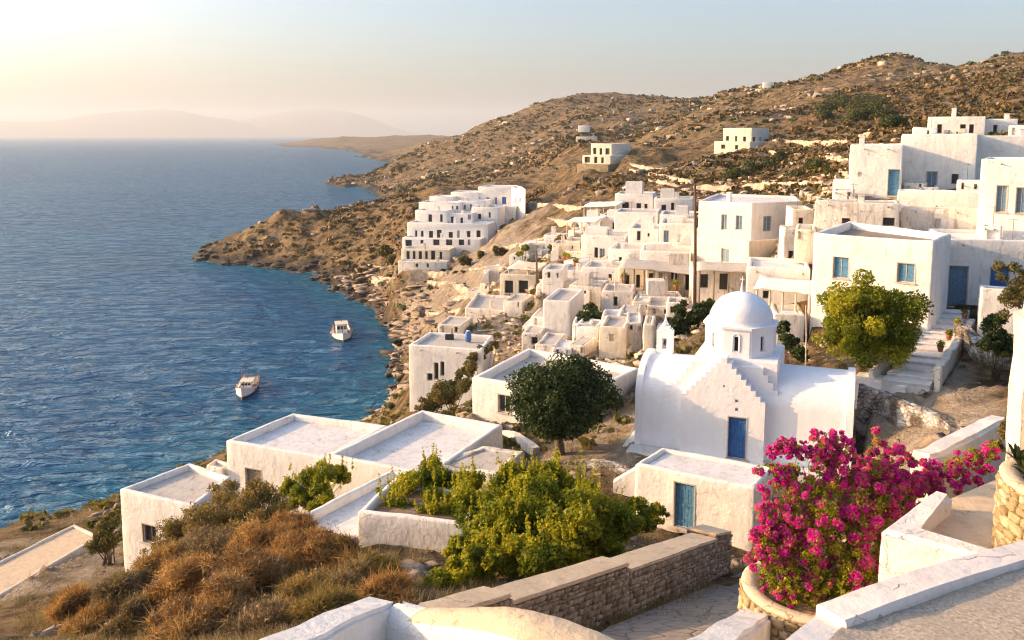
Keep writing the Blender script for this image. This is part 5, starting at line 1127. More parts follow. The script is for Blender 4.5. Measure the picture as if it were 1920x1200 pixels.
retaining('retaining_wall', 'brown rubble bank under the small shrub right of the stairs', 'stone wall', [(1792, 606, 46), (1830, 640, 43.5), (1870, 655, 42.5), (1930, 660, 42)], 2.4, 'stone_dark', 0.5, 1, 0.2)
retaining('retaining_wall', 'dark stone retaining wall in front of the round tree', 'stone wall', [(1030, 868, 40.5), (1100, 864, 39.6), (1150, 872, 38.8), (1193, 884, 37.8)], 1.6, 'stone_dark', 0.4)
retaining('low_wall', 'shaded plaster wall running down beside the round tree trunk', 'wall', [(1012, 838, 43), (975, 812, 46), (955, 806, 48)], 1.8, 'worn', 0.4, 1, 0.04)
retaining('low_wall', 'low white wall between the bushes and the small house with faded blue door', 'wall', [(1150, 905, 37), (1192, 880, 36.8)], 1.0, 'white', 0.4, 1, 0.02)
retaining('low_wall', 'white ledge along the left foot of the church', 'wall', [(1150, 846, 42), (1196, 858, 40.5)], 0.25, 'white', 0.5, 1, 0.02)
retaining('retaining_wall', 'pale rubble wall under the arcade house in the village', 'stone wall', [(1200, 548, 78), (1240, 556, 76), (1290, 560, 75), (1335, 556, 76)], 1.6, 'worn', 0.5)
# terrace walls on the slopes
TG = 'dry stone terrace walls on the slopes'
for lab, pts, h_ in [('upper curved terrace wall below the far cluster', [(690, 497, 205), (720, 503, 200), (760, 508, 192), (800, 511, 186), (838, 513, 182)], 1.6),
                     ('lower curved terrace wall below the far cluster', [(688, 520, 196), (740, 522, 190), (800, 528, 176), (850, 534, 168), (880, 545, 150)], 1.5),
                     ('pale terrace wall on the field right of the far cluster', [(990, 380, 200), (1040, 384, 190), (1090, 390, 175)], 1.2),
                     ('second pale terrace wall on the field right of the far cluster', [(985, 402, 185), (1040, 412, 160), (1085, 420, 148)], 1.1),
                     ('white terrace wall descending the hill behind the village', [(1180, 318, 200), (1215, 325, 190), (1260, 334, 172), (1295, 342, 160)], 1.3),
                     ('second white terrace wall descending the hill behind the village', [(1215, 338, 165), (1250, 345, 158), (1290, 362, 145)], 1.4),
                     ('long pale terrace wall right of the higher hill house', [(1448, 262, 215), (1490, 266, 205), (1540, 268, 195), (1590, 268, 185)], 1.6),
                     ('lower pale terrace wall right of the higher hill house', [(1440, 284, 180), (1490, 290, 165), (1540, 296, 150), (1590, 300, 140)], 1.2),
                     ('rubble terrace wall below the arcade house in the village', [(1180, 612, 70), (1225, 622, 68), (1290, 640, 64)], 1.2),
                     ('rubble terrace wall left of the green bush in the lower village', [(1040, 664, 66), (1090, 668, 64), (1150, 672, 62), (1200, 676, 60)], 1.0),
                     ('upper shore terrace wall left of the stepped lane', [(850, 560, 150), (900, 552, 148), (945, 545, 140)], 1.3),
                     ('lower shore terrace wall above the shore house', [(800, 590, 140), (850, 585, 138), (880, 575, 136)], 1.2),
                     ('terrace wall across the slope right of the far cluster', [(900, 470, 180), (950, 462, 178), (1010, 448, 165), (1060, 440, 150)], 1.0),
                     ('middle terrace wall across the slope right of the far cluster', [(880, 506, 165), (930, 498, 160), (1000, 486, 140)], 1.0),
                     ('terrace wall high on the hill left of the green thicket', [(1380, 210, 330), (1450, 205, 330), (1520, 196, 330)], 1.2),
                     ('terrace wall on the hill right above the angular house', [(1300, 352, 150), (1380, 350, 145), (1460, 346, 140), (1540, 344, 120)], 1.2),
                     ('terrace wall in front of the lower hill house', [(1180, 306, 210), (1230, 316, 200), (1290, 312, 190), (1340, 300, 195)], 1.0)]:
    retaining('terrace_wall', lab, 'terrace wall', pts, h_ * 0.8, 'village_rock', 0.6, 1.4, 0.35, 1.0, TG)

# ------------------------------------------------------------------ vegetation
def unit(n_, g): v = g.normal(size=(n_, 3)); return v / np.linalg.norm(v, axis=1)[:, None]
def leaves(cen, rad, n_, size, g, shell_=0.55, flat_=0.85, aspect=1.9, outward=0.6, btint=None):
    """n_ leaf quads spread through a set of clumps; returns verts, faces, tint"""
    cen = np.asarray(cen, float); rad = np.asarray(rad, float)
    p = rad ** 2; k = g.choice(len(cen), n_, p=p / p.sum()); d_ = unit(n_, g)
    rr = rad[k] * (shell_ + (1 - shell_) * g.random(n_) ** 0.6) * (1 + 0.12 * g.normal(size=n_))
    P = cen[k] + d_ * rr[:, None] * np.array([1, 1, flat_])
    nr = d_ * outward + unit(n_, g) * (1 - outward) * 1.6; nr /= np.linalg.norm(nr, axis=1)[:, None]
    a = np.cross(nr, unit(n_, g)); a /= np.linalg.norm(a, axis=1)[:, None] + 1e-9; b_ = np.cross(nr, a)
    s = size * (0.6 + 0.8 * g.random(n_)); l = a * s[:, None]; w_ = b_ * (s / aspect)[:, None]
    v = np.stack([P - l, P + w_ + nr * (s * 0.15)[:, None], P + l, P - w_ + nr * (s * 0.15)[:, None]], 1).reshape(-1, 3)
    bt = g.random(len(cen)) if btint is None else btint
    t = np.clip(0.62 * bt[k] + 0.5 * g.random(n_) - 0.02, 0, 1.1)
    return v, np.arange(n_ * 4).reshape(-1, 4), t
def twigs(cen, rad, n_, length, width, g, curl=1.0, flat_=0.8, up=0.4, radial=0.8):
    """curly thin strands growing outwards from a set of mounds"""
    cen = np.asarray(cen, float); rad = np.asarray(rad, float); p = rad ** 2; k = g.choice(len(cen), n_, p=p / p.sum())
    d_ = unit(n_, g); d_[:, 2] = np.abs(d_[:, 2]) * 1.1 - 0.15; P = cen[k] + d_ * (rad[k] * (0.45 + 0.5 * g.random(n_)))[:, None] * np.array([1, 1, flat_])
    dr = d_ * radial + unit(n_, g) * 0.8 + np.array([0, 0, up]); dr /= np.linalg.norm(dr, axis=1)[:, None]
    L = length * (0.5 + g.random(n_)); cv = unit(n_, g) * curl * 0.45; wd = np.cross(dr, unit(n_, g)); wd /= np.linalg.norm(wd, axis=1)[:, None] + 1e-9
    rows_ = []
    for i in range(4):
        t = i / 3; q = P + dr * (L * t)[:, None] + cv * (L * t * t)[:, None]; w_ = width * (1 - 0.75 * t)
        rows_ += [q - wd * w_, q + wd * w_]
    v = np.stack(rows_, 1).reshape(-1, 3); o = np.arange(n_)[:, None] * 8
    f = np.concatenate([o + np.array([[2 * i, 2 * i + 1, 2 * i + 3, 2 * i + 2]]) for i in range(3)], 1).reshape(-1, 4)
    bt = g.random(len(cen)); t = np.clip(0.5 * bt[k] + 0.6 * g.random(n_), 0, 1.1); return v, f, np.repeat(t, 3)
def join(parts):
    vs, fs, ts, mi, o = [], [], [], [], 0
    for v, f, t, m_ in parts: vs.append(v); fs.append(f + o); ts.append(t); mi.append(np.full(len(f), m_)); o += len(v)
    return np.concatenate(vs), np.concatenate(fs), np.concatenate(ts), np.concatenate(mi)
def clumps(c, R3, k, g, rmin, rmax, hollow=0.45, zmin=-1.0, lump=0.18):
    d_ = unit(k, g); d_[:, 2] = np.maximum(d_[:, 2], zmin); f = hollow + (1 - hollow) * g.random(k) ** 0.5
    f *= 1 + lump * fbm(d_[:, 0] * 2 + c[0], d_[:, 1] * 2, d_[:, 2] * 2, 2, 4)
    r = g.uniform(rmin, rmax, k); return c + d_ * f[:, None] * (np.asarray(R3) - r[:, None] * 0.7), r
def ground_at(px, D):
    x = (px - 960) / F * D; return np.array([x, D, float(zt_(np.array([x]), np.array([D]))[0])])
def limbs(base, tips, r0, g, trunk_h):
    bm = bmesh.new(); top = base + np.array([0.05, 0, trunk_h])
    add_tube(bm, [base - np.array([0, 0, 0.4]), base + np.array([0.02, 0, trunk_h * 0.3]), base + np.array([-0.04, 0.03, trunk_h * 0.7]), top], [r0 * 1.35, r0, r0 * 0.85, r0 * 0.8], 9)
    for t in tips:
        m_ = top + (t - top) * 0.45 + np.array([0, 0, 0.12]) + g.normal(size=3) * 0.08; m2 = top + (t - top) * 0.75 + g.normal(size=3) * 0.1
        add_tube(bm, [top - np.array([0, 0, 0.15]), m_, m2, t], [r0 * 0.5, r0 * 0.33, r0 * 0.2, r0 * 0.08], 6)
    return bmesh_out(bm, 'trunk')
def tree(name, label, cat, px, py, D, rx, rz, n_, leaf, mat, base, trunk_h, r0, k=90, seed=1, ry=None, rm=(0.16, 0.3), group=None, hollow=0.45, lump=0.18):
    g = np.random.default_rng(seed); c = W(px, py, D); base = np.asarray(base, float)
    root = thing(name, label, cat, tuple(base), group); cc, rr = clumps(c, (rx, ry or rx, rz), k, g, rm[0] * rx, rm[1] * rx, hollow, -1, lump)
    v, f, t = leaves(cc, rr, n_, leaf, g)
    put('crown', npmesh('crown', v, f, t), M[mat], root)
    tips = cc[g.choice(k, min(k, 16), replace=False)]; put('trunk', limbs(base, tips, r0, g, trunk_h), M['bark'], root); return root
def shrub(label, blobs, n_, leaf, mat, seed=1, name='shrub', cat='shrub', group=None, sub=14, stem=True, extra=None, outward=0.5, flat_=0.9):
    """blobs: (px, py, D, rx_px) ellipsoids given by photo position; the lowest point stands on the ground"""
    g = np.random.default_rng(seed); cs, rs = [], []
    for b_ in blobs:
        px, py, D, r = b_[:4]; c = W(px, py, D); R_ = r / F * D; a, q = clumps(c, (R_, R_ * 0.9, R_ * (b_[4] if len(b_) > 4 else 0.9)), sub, g, R_ * 0.22, R_ * 0.42, 0.35); cs.append(a); rs.append(q)
    cs, rs = np.concatenate(cs), np.concatenate(rs); m_ = cs.mean(0); gz = float(zt_(np.array([m_[0]]), np.array([m_[1]]))[0]); base = np.array([m_[0], m_[1], min(gz, cs[:, 2].min() + 0.2)])
    root = thing(name, label, cat, tuple(base), group)
    v, f, t = leaves(cs, rs, n_, leaf, g, 0.4, flat_, 2.0, outward)
    put('foliage', npmesh('foliage', v, f, t), M[mat], root)
    if stem:
        bm = bmesh.new()
        for t_ in cs[g.choice(len(cs), min(12, len(cs)), replace=False)]:
            q = base + g.normal(size=3) * np.array([0.15, 0.15, 0]); add_tube(bm, [q, (q + t_) / 2 + g.normal(size=3) * 0.1, t_], [0.035, 0.02, 0.008], 5)
        put('stems', bmesh_out(bm, 'stems'), M['bark'], root)
    if extra: extra(root, cs, rs, g)
    return root

tree('round_tree', 'dark round evergreen tree standing left of the church', 'tree', 1056, 746, 41.5, 2.85, 2.3, 34000, 0.085, 'leaf_dark', W(1049, 852, 41.5), 1.15, 0.24, 120, 3, 2.5)
tree('leafy_tree', 'yellow green leafy tree beside the white stairs', 'tree', 1624, 598, 43.5, 3.0, 2.6, 32000, 0.09, 'leaf_lime', W(1612, 700, 43.5), 1.0, 0.22, 75, 5, 2.2, (0.12, 0.30), None, 0.3, 0.75)
tree('small_tree', 'thin leaning tree with sparse leaves at the right edge', 'tree', 1906, 545, 38, 1.05, 1.7, 3600, 0.07, 'leaf_olive', W(1925, 668, 38), 1.4, 0.08, 26, 8, 0.9, (0.18, 0.3), None, 0.2, 0.5)
shrub('dark green shrub on the rubble bank below the thin leaning tree', [(1868, 610, 41.5, 34), (1850, 640, 41, 24), (1885, 650, 41, 30)], 7000, 0.07, 'leaf_dark', 9)
def spikes(mat, n_=130, h_=0.5, w_=0.05):
    def f_(root, cs, rs, g):
        top = cs[cs[:, 2] > np.percentile(cs[:, 2], 45)]; P = top[g.choice(len(top), n_)] + g.normal(size=(n_, 3)) * 0.22; vs = []
        c2 = []; r2 = []
        for p_ in P:
            hh = h_ * g.uniform(0.5, 1.3); dd_ = np.array([g.normal() * 0.15, g.normal() * 0.15, 1])
            for q in range(5): c2.append(p_ + dd_ * (0.25 + hh * q / 4)); r2.append(w_ * (1.3 - q * 0.18))
        v, f, t = leaves(c2, r2, n_ * 45, 0.045, g, 0.4, 1.3, 2.0, 0.5, np.full(len(c2), 0.85)); put('sprigs', npmesh('sprigs', v, f, t), M[mat], root)
    return f_
shrub('big yellow green shrub spreading behind the stone lane wall', [(930, 1010, 25, 75), (1000, 960, 26.5, 80), (1060, 1010, 25, 85), (990, 1050, 23.5, 75), (900, 1060, 23.5, 55), (1120, 985, 26.5, 70), (1080, 930, 28, 55), (1140, 1030, 25.5, 45), (1190, 970, 28, 50), (1230, 965, 29, 26), (960, 910, 28, 50), (900, 950, 27, 60), (1030, 910, 28.5, 50), (1080, 970, 26.5, 80), (960, 1000, 25.5, 90), (1040, 1050, 24, 70), (1150, 985, 26.5, 60)],
      92000, 0.07, 'leaf_shrub', 11, sub=18, extra=spikes('leaf_lime', 150))
shrub('yellowing low shrub at the left end of the stone lane wall', [(850, 1075, 22.5, 42), (815, 1095, 22, 30), (870, 1030, 24, 40)], 9000, 0.06, 'leaf_lime', 12)
shrub('fresh green shrub growing inside the white garden enclosure', [(790, 925, 32, 62), (840, 910, 32.6, 55), (735, 935, 31.8, 40), (870, 935, 31.0, 40), (810, 885, 33, 38), (760, 958, 30.9, 36), (815, 965, 30.3, 36), (735, 960, 30.9, 30), (700, 955, 31.2, 22), (715, 950, 31.3, 24), (880, 900, 32, 36), (860, 965, 30.2, 34)], 30000, 0.065, 'leaf_shrub', 13, sub=16, extra=spikes('leaf_lime', 90, 0.5))
shrub('leafy green climber against the white wall right of the dark door', [(600, 905, 37, 44), (560, 935, 36, 38), (640, 890, 38, 26), (535, 915, 37, 26), (600, 940, 35.5, 36)], 14000, 0.07, 'leaf_shrub', 14, extra=spikes('leaf_shrub', 30, 0.4))
shrub('olive brown scrubby bush in front of the house nearest the sea', [(440, 960, 33, 62), (500, 950, 34, 52), (380, 985, 32, 58), (460, 1010, 31, 64), (530, 975, 33, 40), (420, 925, 34, 34), (480, 920, 34.5, 30), (400, 1030, 30, 50)], 30000, 0.05, 'leaf_brush', 15, sub=20, outward=0.2)
shrub('olive green bush covering the lower left corner wall of the small white house', [(320, 1015, 33, 52), (285, 1050, 32, 42), (360, 1045, 31, 54), (345, 985, 33.5, 38)], 17000, 0.048, 'leaf_brush', 16, sub=20, outward=0.2)
shrub('dark olive low bush under the narrow white roof, right of the rust brown ones', [(650, 1035, 26, 34), (620, 1020, 27, 26), (690, 1050, 25, 28)], 6000, 0.05, 'leaf_olive', 116, sub=16, outward=0.3)
shrub('green bush between the low terrace and the small white house', [(200, 1000, 38.5, 36), (215, 970, 39, 22), (185, 1020, 38, 26)], 8000, 0.055, 'leaf_olive', 17)
shrub('green bush between the shore house and the wide flat roof', [(830, 745, 57, 38), (860, 715, 60, 30), (800, 760, 57, 22), (875, 690, 63, 22)], 9000, 0.10, 'leaf_olive', 18)
shrub('dark green garden bush in the lower village, among rubble', [(1105, 585, 70, 26), (1090, 605, 69, 22), (1122, 600, 69, 20)], 4200, 0.12, 'leaf_dark', 19)
shrub('green bush behind the bell turret of the church', [(1290, 590, 60, 34), (1320, 580, 61, 26), (1265, 610, 59, 24), (1335, 570, 62, 18)], 7500, 0.11, 'leaf_dark', 20)
shrub('thin green shrub right behind the dome drum', [(1478, 640, 47, 22), (1500, 665, 46, 20), (1470, 615, 48, 16)], 3500, 0.08, 'leaf_dark', 21)
shrub('faint olive shrub by the lane house at the shore path', [(905, 660, 66, 16), (885, 672, 65, 15), (925, 648, 67, 12)], 2200, 0.10, 'leaf_olive', 22)
shrub('dry bush right of the far red porch house', [(1040, 470, 118, 16), (1052, 450, 122, 13)], 1600, 0.16, 'leaf_olive', 23)
shrub('yellow flowering bush in the gully left of the village', [(985, 465, 122, 10), (975, 476, 120, 8)], 900, 0.14, 'leaf_lime', 24)
for i, (a, b_, c_, r) in enumerate([(720, 470, 212, 14), (735, 488, 205, 11), (935, 470, 165, 12), (900, 480, 172, 13), (870, 488, 170, 12), (955, 520, 125, 12)]):
    shrub(['dark scrub bush at the left foot of the far cluster', 'lower dark scrub bush left of the far cluster terrace', 'bush on the slope right of the far cluster, uppermost', 'bush on the slope right of the far cluster, middle one', 'bush at the bottom right corner of the far cluster', 'reddish dry bush beside the cream porch wing'][i], [(a, b_, c_, r), (a + r * 0.8, b_ + 3, c_, r * 0.7)], 1500, 0.28, 'leaf_olive', 30 + i, stem=False)
HG = 'dark green bushes on the hillside'
hb = [(1560, 205, 285, 20), (1590, 195, 300, 24), (1625, 200, 290, 26), (1600, 225, 250, 22), (1650, 215, 262, 22), (1680, 232, 225, 18), (1545, 222, 262, 15), (1570, 188, 310, 15), (1500, 325, 128, 18), (1530, 316, 134, 20), (1420, 318, 150, 24), (1380, 330, 145, 18), (1460, 300, 165, 18), (1555, 330, 122, 14)]
hl = ['leftmost large bush of the green thicket on the hill', 'tallest bush in the middle of the green hill thicket', 'broad right bush of the green hill thicket', 'lower middle bush of the green hill thicket', 'lower right bush of the green hill thicket', 'lowest right bush of the green hill thicket near the top house', 'small outlying bush left of the green hill thicket', 'uppermost small bush above the green hill thicket',
      'rounded green bush just left of the rough white house, lower', 'rounded green bush just left of the rough white house, upper', 'wide olive bush behind the angular house roof', 'small olive bush behind the left corner of the angular house', 'olive bush on the terrace below the higher hill house', 'bush touching the low hut by the ruined house']
for i, (a, b_, c_, r) in enumerate(hb):
    c_ = onground(a, b_ + r * 0.2, 90); r *= 1.7
    shrub(hl[i], [(a, b_, c_, r, 0.65), (a + r * 0.8, b_ + r * 0.2, c_, r * 0.6, 0.6)], 3200, 0.0012 * c_, 'hillgreen', 50 + i, group=HG, stem=False, sub=12)

# dry brown bushes in the left foreground
BG = 'dry brown bushes on the slope in the foreground'
dry = [((570, 1045, 25.5, 72), 'rust brown dry bush below the narrow white roof'), ((470, 1090, 24, 88), 'large rust brown dry bush in the middle of the slope'), ((640, 1120, 20.5, 80), 'dry brown bush just above the bottom white parapet'),
       ((350, 1115, 25, 85), 'orange brown dry bush left of the middle of the slope'), ((560, 1150, 19.5, 85), 'dark brown dry bush against the left end of the parapet'), ((410, 1180, 21, 92), 'orange brown dry bush at the bottom edge'),
       ((270, 1170, 24, 70), 'low olive brown dry bush at the bottom, left of the orange ones'), ((645, 1050, 25, 52), 'small grey brown bush under the garden enclosure'), ((550, 1000, 29, 46), 'upper rust brown bush touching the narrow white roof'),
       ((400, 1045, 29, 70), 'brown dry bush right below the small white house'), ((180, 1190, 26, 55), 'small dry bush near the bottom left corner'), ((700, 1080, 22, 46), 'grey straw bush at the foot of the enclosure wall'),
       ((490, 1030, 27, 66), 'golden brown dry bush in the upper middle of the slope'), ((500, 1200, 18, 80), 'golden brown dry bush cut by the bottom edge'), ((310, 1060, 29, 50), 'brown bush under the left corner of the small white house'), ((730, 1120, 19.5, 45), 'low dry bush beside the parapet corner'), ((235, 1115, 27, 55), 'pale brown bush on the sandy slope left of the orange ones'), ((330, 1200, 20, 70), 'brown bush cut by the bottom edge, left of the golden one'), ((620, 1180, 18, 60), 'dark brown bush tucked against the sloping parapet'), ((130, 1140, 29, 40), 'thin brown bush in the middle of the sandy slope')]
for i, ((px, py, D, r), lab) in enumerate(dry):
    g = np.random.default_rng(100 + i); c = W(px, py, D); R_ = r / F * D * 1.2; gz = float(zt_(np.array([c[0]]), np.array([c[1]]))[0])
    c[2] = max(min(c[2], gz + R_ * 0.9), gz + R_ * 0.1)
    a, q = clumps(c, (R_, R_, R_ * 0.7), 34, g, R_ * 0.12, R_ * 0.42, 0.2, -0.3, 0.6); root = thing('dry_bush', lab, 'bush', (c[0], c[1], gz), BG)
    tm = ['twig', 'twig', 'twig_dull', 'twig', 'leaf_brush', 'twig', 'twig_dull'][i % 7]; v, f, t = twigs(a, q, 9000, 0.17, 0.012, g, 2.5, 0.8, 0.0, 0.25); put('twigs', npmesh('twigs', v, f, t), M[tm], root)
    v, f, t = leaves(a, q * 1.05, 10000, 0.045, g, 0.3, 0.9, 2.4, 0.1); put('dry_leaves', npmesh('dry_leaves', v, f, t), M[['twig', 'twig_dull', 'leaf_brush', 'twig'][i % 4] if i not in (6, 7, 11, 16) else 'leaf_olive'], root)

# bougainvillea growing from the round planter
g = np.random.default_rng(77)
bl = [(1455, 1085, 12.4, 34, .3), (1480, 1108, 12.2, 30, .2), (1530, 1112, 12.2, 32, .25), (1580, 1108, 12.2, 32, .3), (1630, 1100, 12.4, 32, .4), (1435, 1045, 12.5, 26, .6), (1440, 990, 12.7, 26, .8), (1700, 950, 13.3, 34, .7), (1660, 890, 13.3, 34, .9), (1620, 960, 12.9, 50, .6), (1500, 1075, 12.6, 55, .35), (1560, 1070, 12.6, 60, .55), (1620, 1060, 12.9, 55, .6), (1470, 1030, 12.7, 45, .6), (1530, 1010, 12.7, 60, .6), (1600, 1000, 12.8, 65, .6), (1665, 985, 13.2, 50, .55), (1465, 970, 12.9, 48, .75), (1530, 945, 12.9, 55, .6),
      (1600, 930, 13.1, 55, .5), (1660, 925, 13.3, 48, .8), (1480, 905, 13.1, 36, .65), (1560, 890, 13.2, 42, .6), (1630, 880, 13.4, 40, .85), (1700, 905, 13.6, 40, .9), (1750, 895, 13.8, 34, .9), (1795, 880, 14, 30, .8), (1835, 860, 14.3, 28, .5),
      (1575, 845, 13.2, 30, .95), (1540, 835, 13.2, 24, .95), (1505, 845, 13.2, 20, .97), (1475, 840, 13.2, 22, .97), (1450, 846, 13.2, 15, .97), (1450, 878, 13, 14, .3), (1490, 884, 13, 18, .2), (1530, 872, 13, 16, .5), (1600, 1100, 12.5, 40, .5), (1450, 1010, 12.8, 30, .7), (1860, 845, 14.5, 20, .3)]
cs, rs, fr = [], [], []
for px, py, D, r, q in bl:
    c = W(px, py, D); R_ = r / F * D; a, b_ = clumps(c, (R_ * 1.2, R_, R_ * 1.2), 46, g, R_ * 0.10, R_ * 0.24, 0.05); cs.append(a); rs.append(b_); fr += [q * (0.92 if py < 1000 else 0.72)] * 46
for px, py, D in [(1650, 830, 13.6), (1665, 850, 13.6), (1690, 840, 13.7), (1640, 815, 13.6), (1700, 860, 13.7), (1530, 812, 13.2), (1562, 822, 13.2), (1425, 880, 13), (1412, 1000, 12.7), (1420, 1030, 12.6), (1405, 1050, 12.6), (1430, 960, 12.8), (1440, 925, 12.9), (1850, 880, 14), (1830, 905, 13.9), (1790, 915, 13.6)]:
    cs.append(W(px, py, D)[None] + g.normal(size=(3, 3)) * 0.05); rs.append(np.full(3, 0.06)); fr += [0.9] * 3
cs, rs, fr = np.concatenate(cs), np.concatenate(rs), np.array(fr)
root = thing('bougainvillea', 'magenta flowering bougainvillea spilling out of the round stone planter', 'flowering shrub', (pc1[0], pc1[1], pc1[2] - 0.1))
pink = g.random(len(cs)) < fr
v, f, t = leaves(cs[pink], rs[pink], 105000, 0.023, g, 0.4, 0.95, 1.35, 0.4); put('bracts', npmesh('bracts', v, f, t), M['bract'], root)
v, f, t = leaves(cs, rs * 1.3, 75000, 0.022, g, 0.2, 0.95, 1.9, 0.3); put('leaves', npmesh('leaves', v, f, t), M['leaf_shrub'], root)
bm = bmesh.new()
for t_ in cs[g.choice(len(cs), 34, replace=False)]:
    q = np.array([pc1[0], pc1[1], pc1[2] - 0.15]) + g.normal(size=3) * np.array([0.25, 0.25, 0.02]); h_ = t_ - q
    add_tube(bm, [q, q + h_ * 0.35 + np.array([0, 0, 0.25]), q + h_ * 0.7 + np.array([0, 0, 0.15]), t_], [0.016, 0.011, 0.007, 0.003], 5)
put('branches', bmesh_out(bm, 'branches'), M['bark'], root)

# succulents in the right-hand planter
def rosette(bm, c, n_, L, w_, g):
    for k in range(n_):
        a = 2 * PI * k / n_ * 2.4 + g.uniform(-.2, .2); el = g.uniform(0.5, 1.35); d_ = np.array([math.cos(a) * math.cos(el), math.sin(a) * math.cos(el), math.sin(el)]); sd = np.array([-math.sin(a), math.cos(a), 0]); l = L * g.uniform(.7, 1.1)
        pts = [c, c + d_ * l * 0.4, c + d_ * l * 0.75 + np.array([0, 0, -0.03 * l]), c + d_ * l + np.array([0, 0, -0.15 * l])]; ws = [w_ * .6, w_, w_ * .6, w_ * .05]; prev = None
        for p_, q in zip(pts, ws):
            cur = (bm.verts.new(tuple(p_ - sd * q)), bm.verts.new(tuple(p_ - np.array([0, 0, q * .5]))), bm.verts.new(tuple(p_ + sd * q)))
            if prev: bm.faces.new((prev[0], prev[1], cur[1], cur[0])); bm.faces.new((prev[1], prev[2], cur[2], cur[1]))
            prev = cur
g = np.random.default_rng(5)
for off, lab in [((-0.50, 0.45, 0.0), 'large grey green succulent in the right planter'), ((-0.68, -0.05, 0.0), 'small succulent at the left rim of the right planter'), ((-0.35, -0.30, 0.0), 'succulent cut by the right edge in the right planter')]:
    c = pc2 + np.array(off) - np.array([0, 0, 0.05]); root = thing('succulent', lab, 'plant', tuple(c), 'succulents in the right planter'); bm = bmesh.new()
    rosette(bm, c, 30, 0.34, 0.04, g); rosette(bm, c + np.array([0.12, 0.1, 0.06]), 22, 0.3, 0.035, g); rosette(bm, c + np.array([-0.1, 0.15, 0.1]), 22, 0.3, 0.035, g); put('blades', bmesh_out(bm, 'blades'), M['leaf_olive'], root)
shrub('pale green trailing plant over the wall left of the succulents', [(1890, 810, 15.2, 22), (1905, 790, 15, 18), (1870, 835, 14.9, 16)], 3500, 0.035, 'leaf_olive', 88, stem=False)

# scrub, rocks and grass over the slopes
g = np.random.default_rng(21)
def scatter(n_, ya, yb, ua=-0.6, ub=0.72, zmin=2.0, dens=None):
    l = g.uniform(math.log(ya), math.log(yb), n_); u = g.uniform(ua, ub, n_); y = np.exp(l); x = u * y; z = zt_(x, y); ok = z > zmin
    for h in HOUSES:
        m_ = sum(h['poly']) / len(h['poly'])
        if m_[1] > yb * 1.1 or m_[1] < ya * 0.8: continue
        ok &= ~inpoly(x, y, h['poly'], 0.3)
    ok &= ~inpoly(x, y, CPOLY, 0.8)
    if dens is not None: ok &= g.random(n_) < dens(x, y)
    return x[ok], y[ok], z[ok]
vill = lambda x, y: np.exp(-(((x / y - 0.12) / 0.2) ** 2 + ((np.log(y) - math.log(82)) / 0.35) ** 2))
def patches(s, lo, hi, seed): return lambda x, y: sstep(lo, hi, fbm(x / s, y / s, 0, 4, seed)) * (1 - 0.75 * vill(x, y))
def scrub(name, n_, ya, yb, size, per, mat, dens, leaf=0.55, seed=0):
    x, y, z = scatter(n_, ya, yb, dens=dens); k = len(x); s = size * (0.5 + g.random(k) ** 2 * 1.3) * np.clip(y / 200, 0.35, 3.2) ** 0.75
    c = np.stack([x, y, z + s * 0.12], 1); d_ = unit(k * per, g); d_[:, 2] = np.abs(d_[:, 2]); idx = np.repeat(np.arange(k), per)
    P = c[idx] + d_ * (s[idx] * (0.5 + 0.5 * g.random(k * per)))[:, None] * np.array([1, 1, 0.65]); nr = d_ * 0.7 + unit(k * per, g) * 0.6; nr /= np.linalg.norm(nr, axis=1)[:, None]
    a = np.cross(nr, unit(k * per, g)); a /= np.linalg.norm(a, axis=1)[:, None] + 1e-9; b_ = np.cross(nr, a); ls_ = s[idx] * leaf * (0.6 + 0.6 * g.random(k * per))
    v = np.stack([P - a * ls_[:, None], P - b_ * ls_[:, None] * 0.7, P + a * ls_[:, None], P + b_ * ls_[:, None] * 0.7], 1).reshape(-1, 3)
    t = 0.6 * g.random(k)[idx] + 0.45 * g.random(k * per)
    tag(put(name, npmesh(name, v, np.arange(k * per * 4).reshape(-1, 4), t), M[mat]), kind='stuff')
scrub('hillside_scrub', 42000, 95, 1300, 0.7, 12, 'hillscrub', patches(45, 0.0, 0.22, 3))
scrub('green_scrub', 12000, 95, 1100, 0.7, 12, 'hillgreen', patches(40, 0.05, 0.3, 9))
scrub('low_scrub', 5000, 42, 120, 0.75, 16, 'leaf_olive', lambda x, y: 0.25 + 0.5 * sstep(-0.1, 0.3, fbm(x / 6, y / 6, 0, 3, 4)))
scrub('village_scrub', 5000, 48, 130, 0.7, 14, 'leaf_olive', lambda x, y: vill(x, y) * (0.2 + 0.8 * sstep(0.0, 0.3, fbm(x / 5, y / 5, 0, 3, 12))))
scrub('village_straw', 4000, 48, 130, 0.5, 14, 'straw', lambda x, y: 0.2 + vill(x, y) * sstep(0.0, 0.3, fbm(x / 5, y / 5, 0, 3, 33)))
scrub('dense_far_scrub', 22000, 420, 1400, 0.62, 10, 'hillscrub', lambda x, y: sstep(-0.3, 0.2, fbm(x / 60, y / 60, 0, 4, 71)))
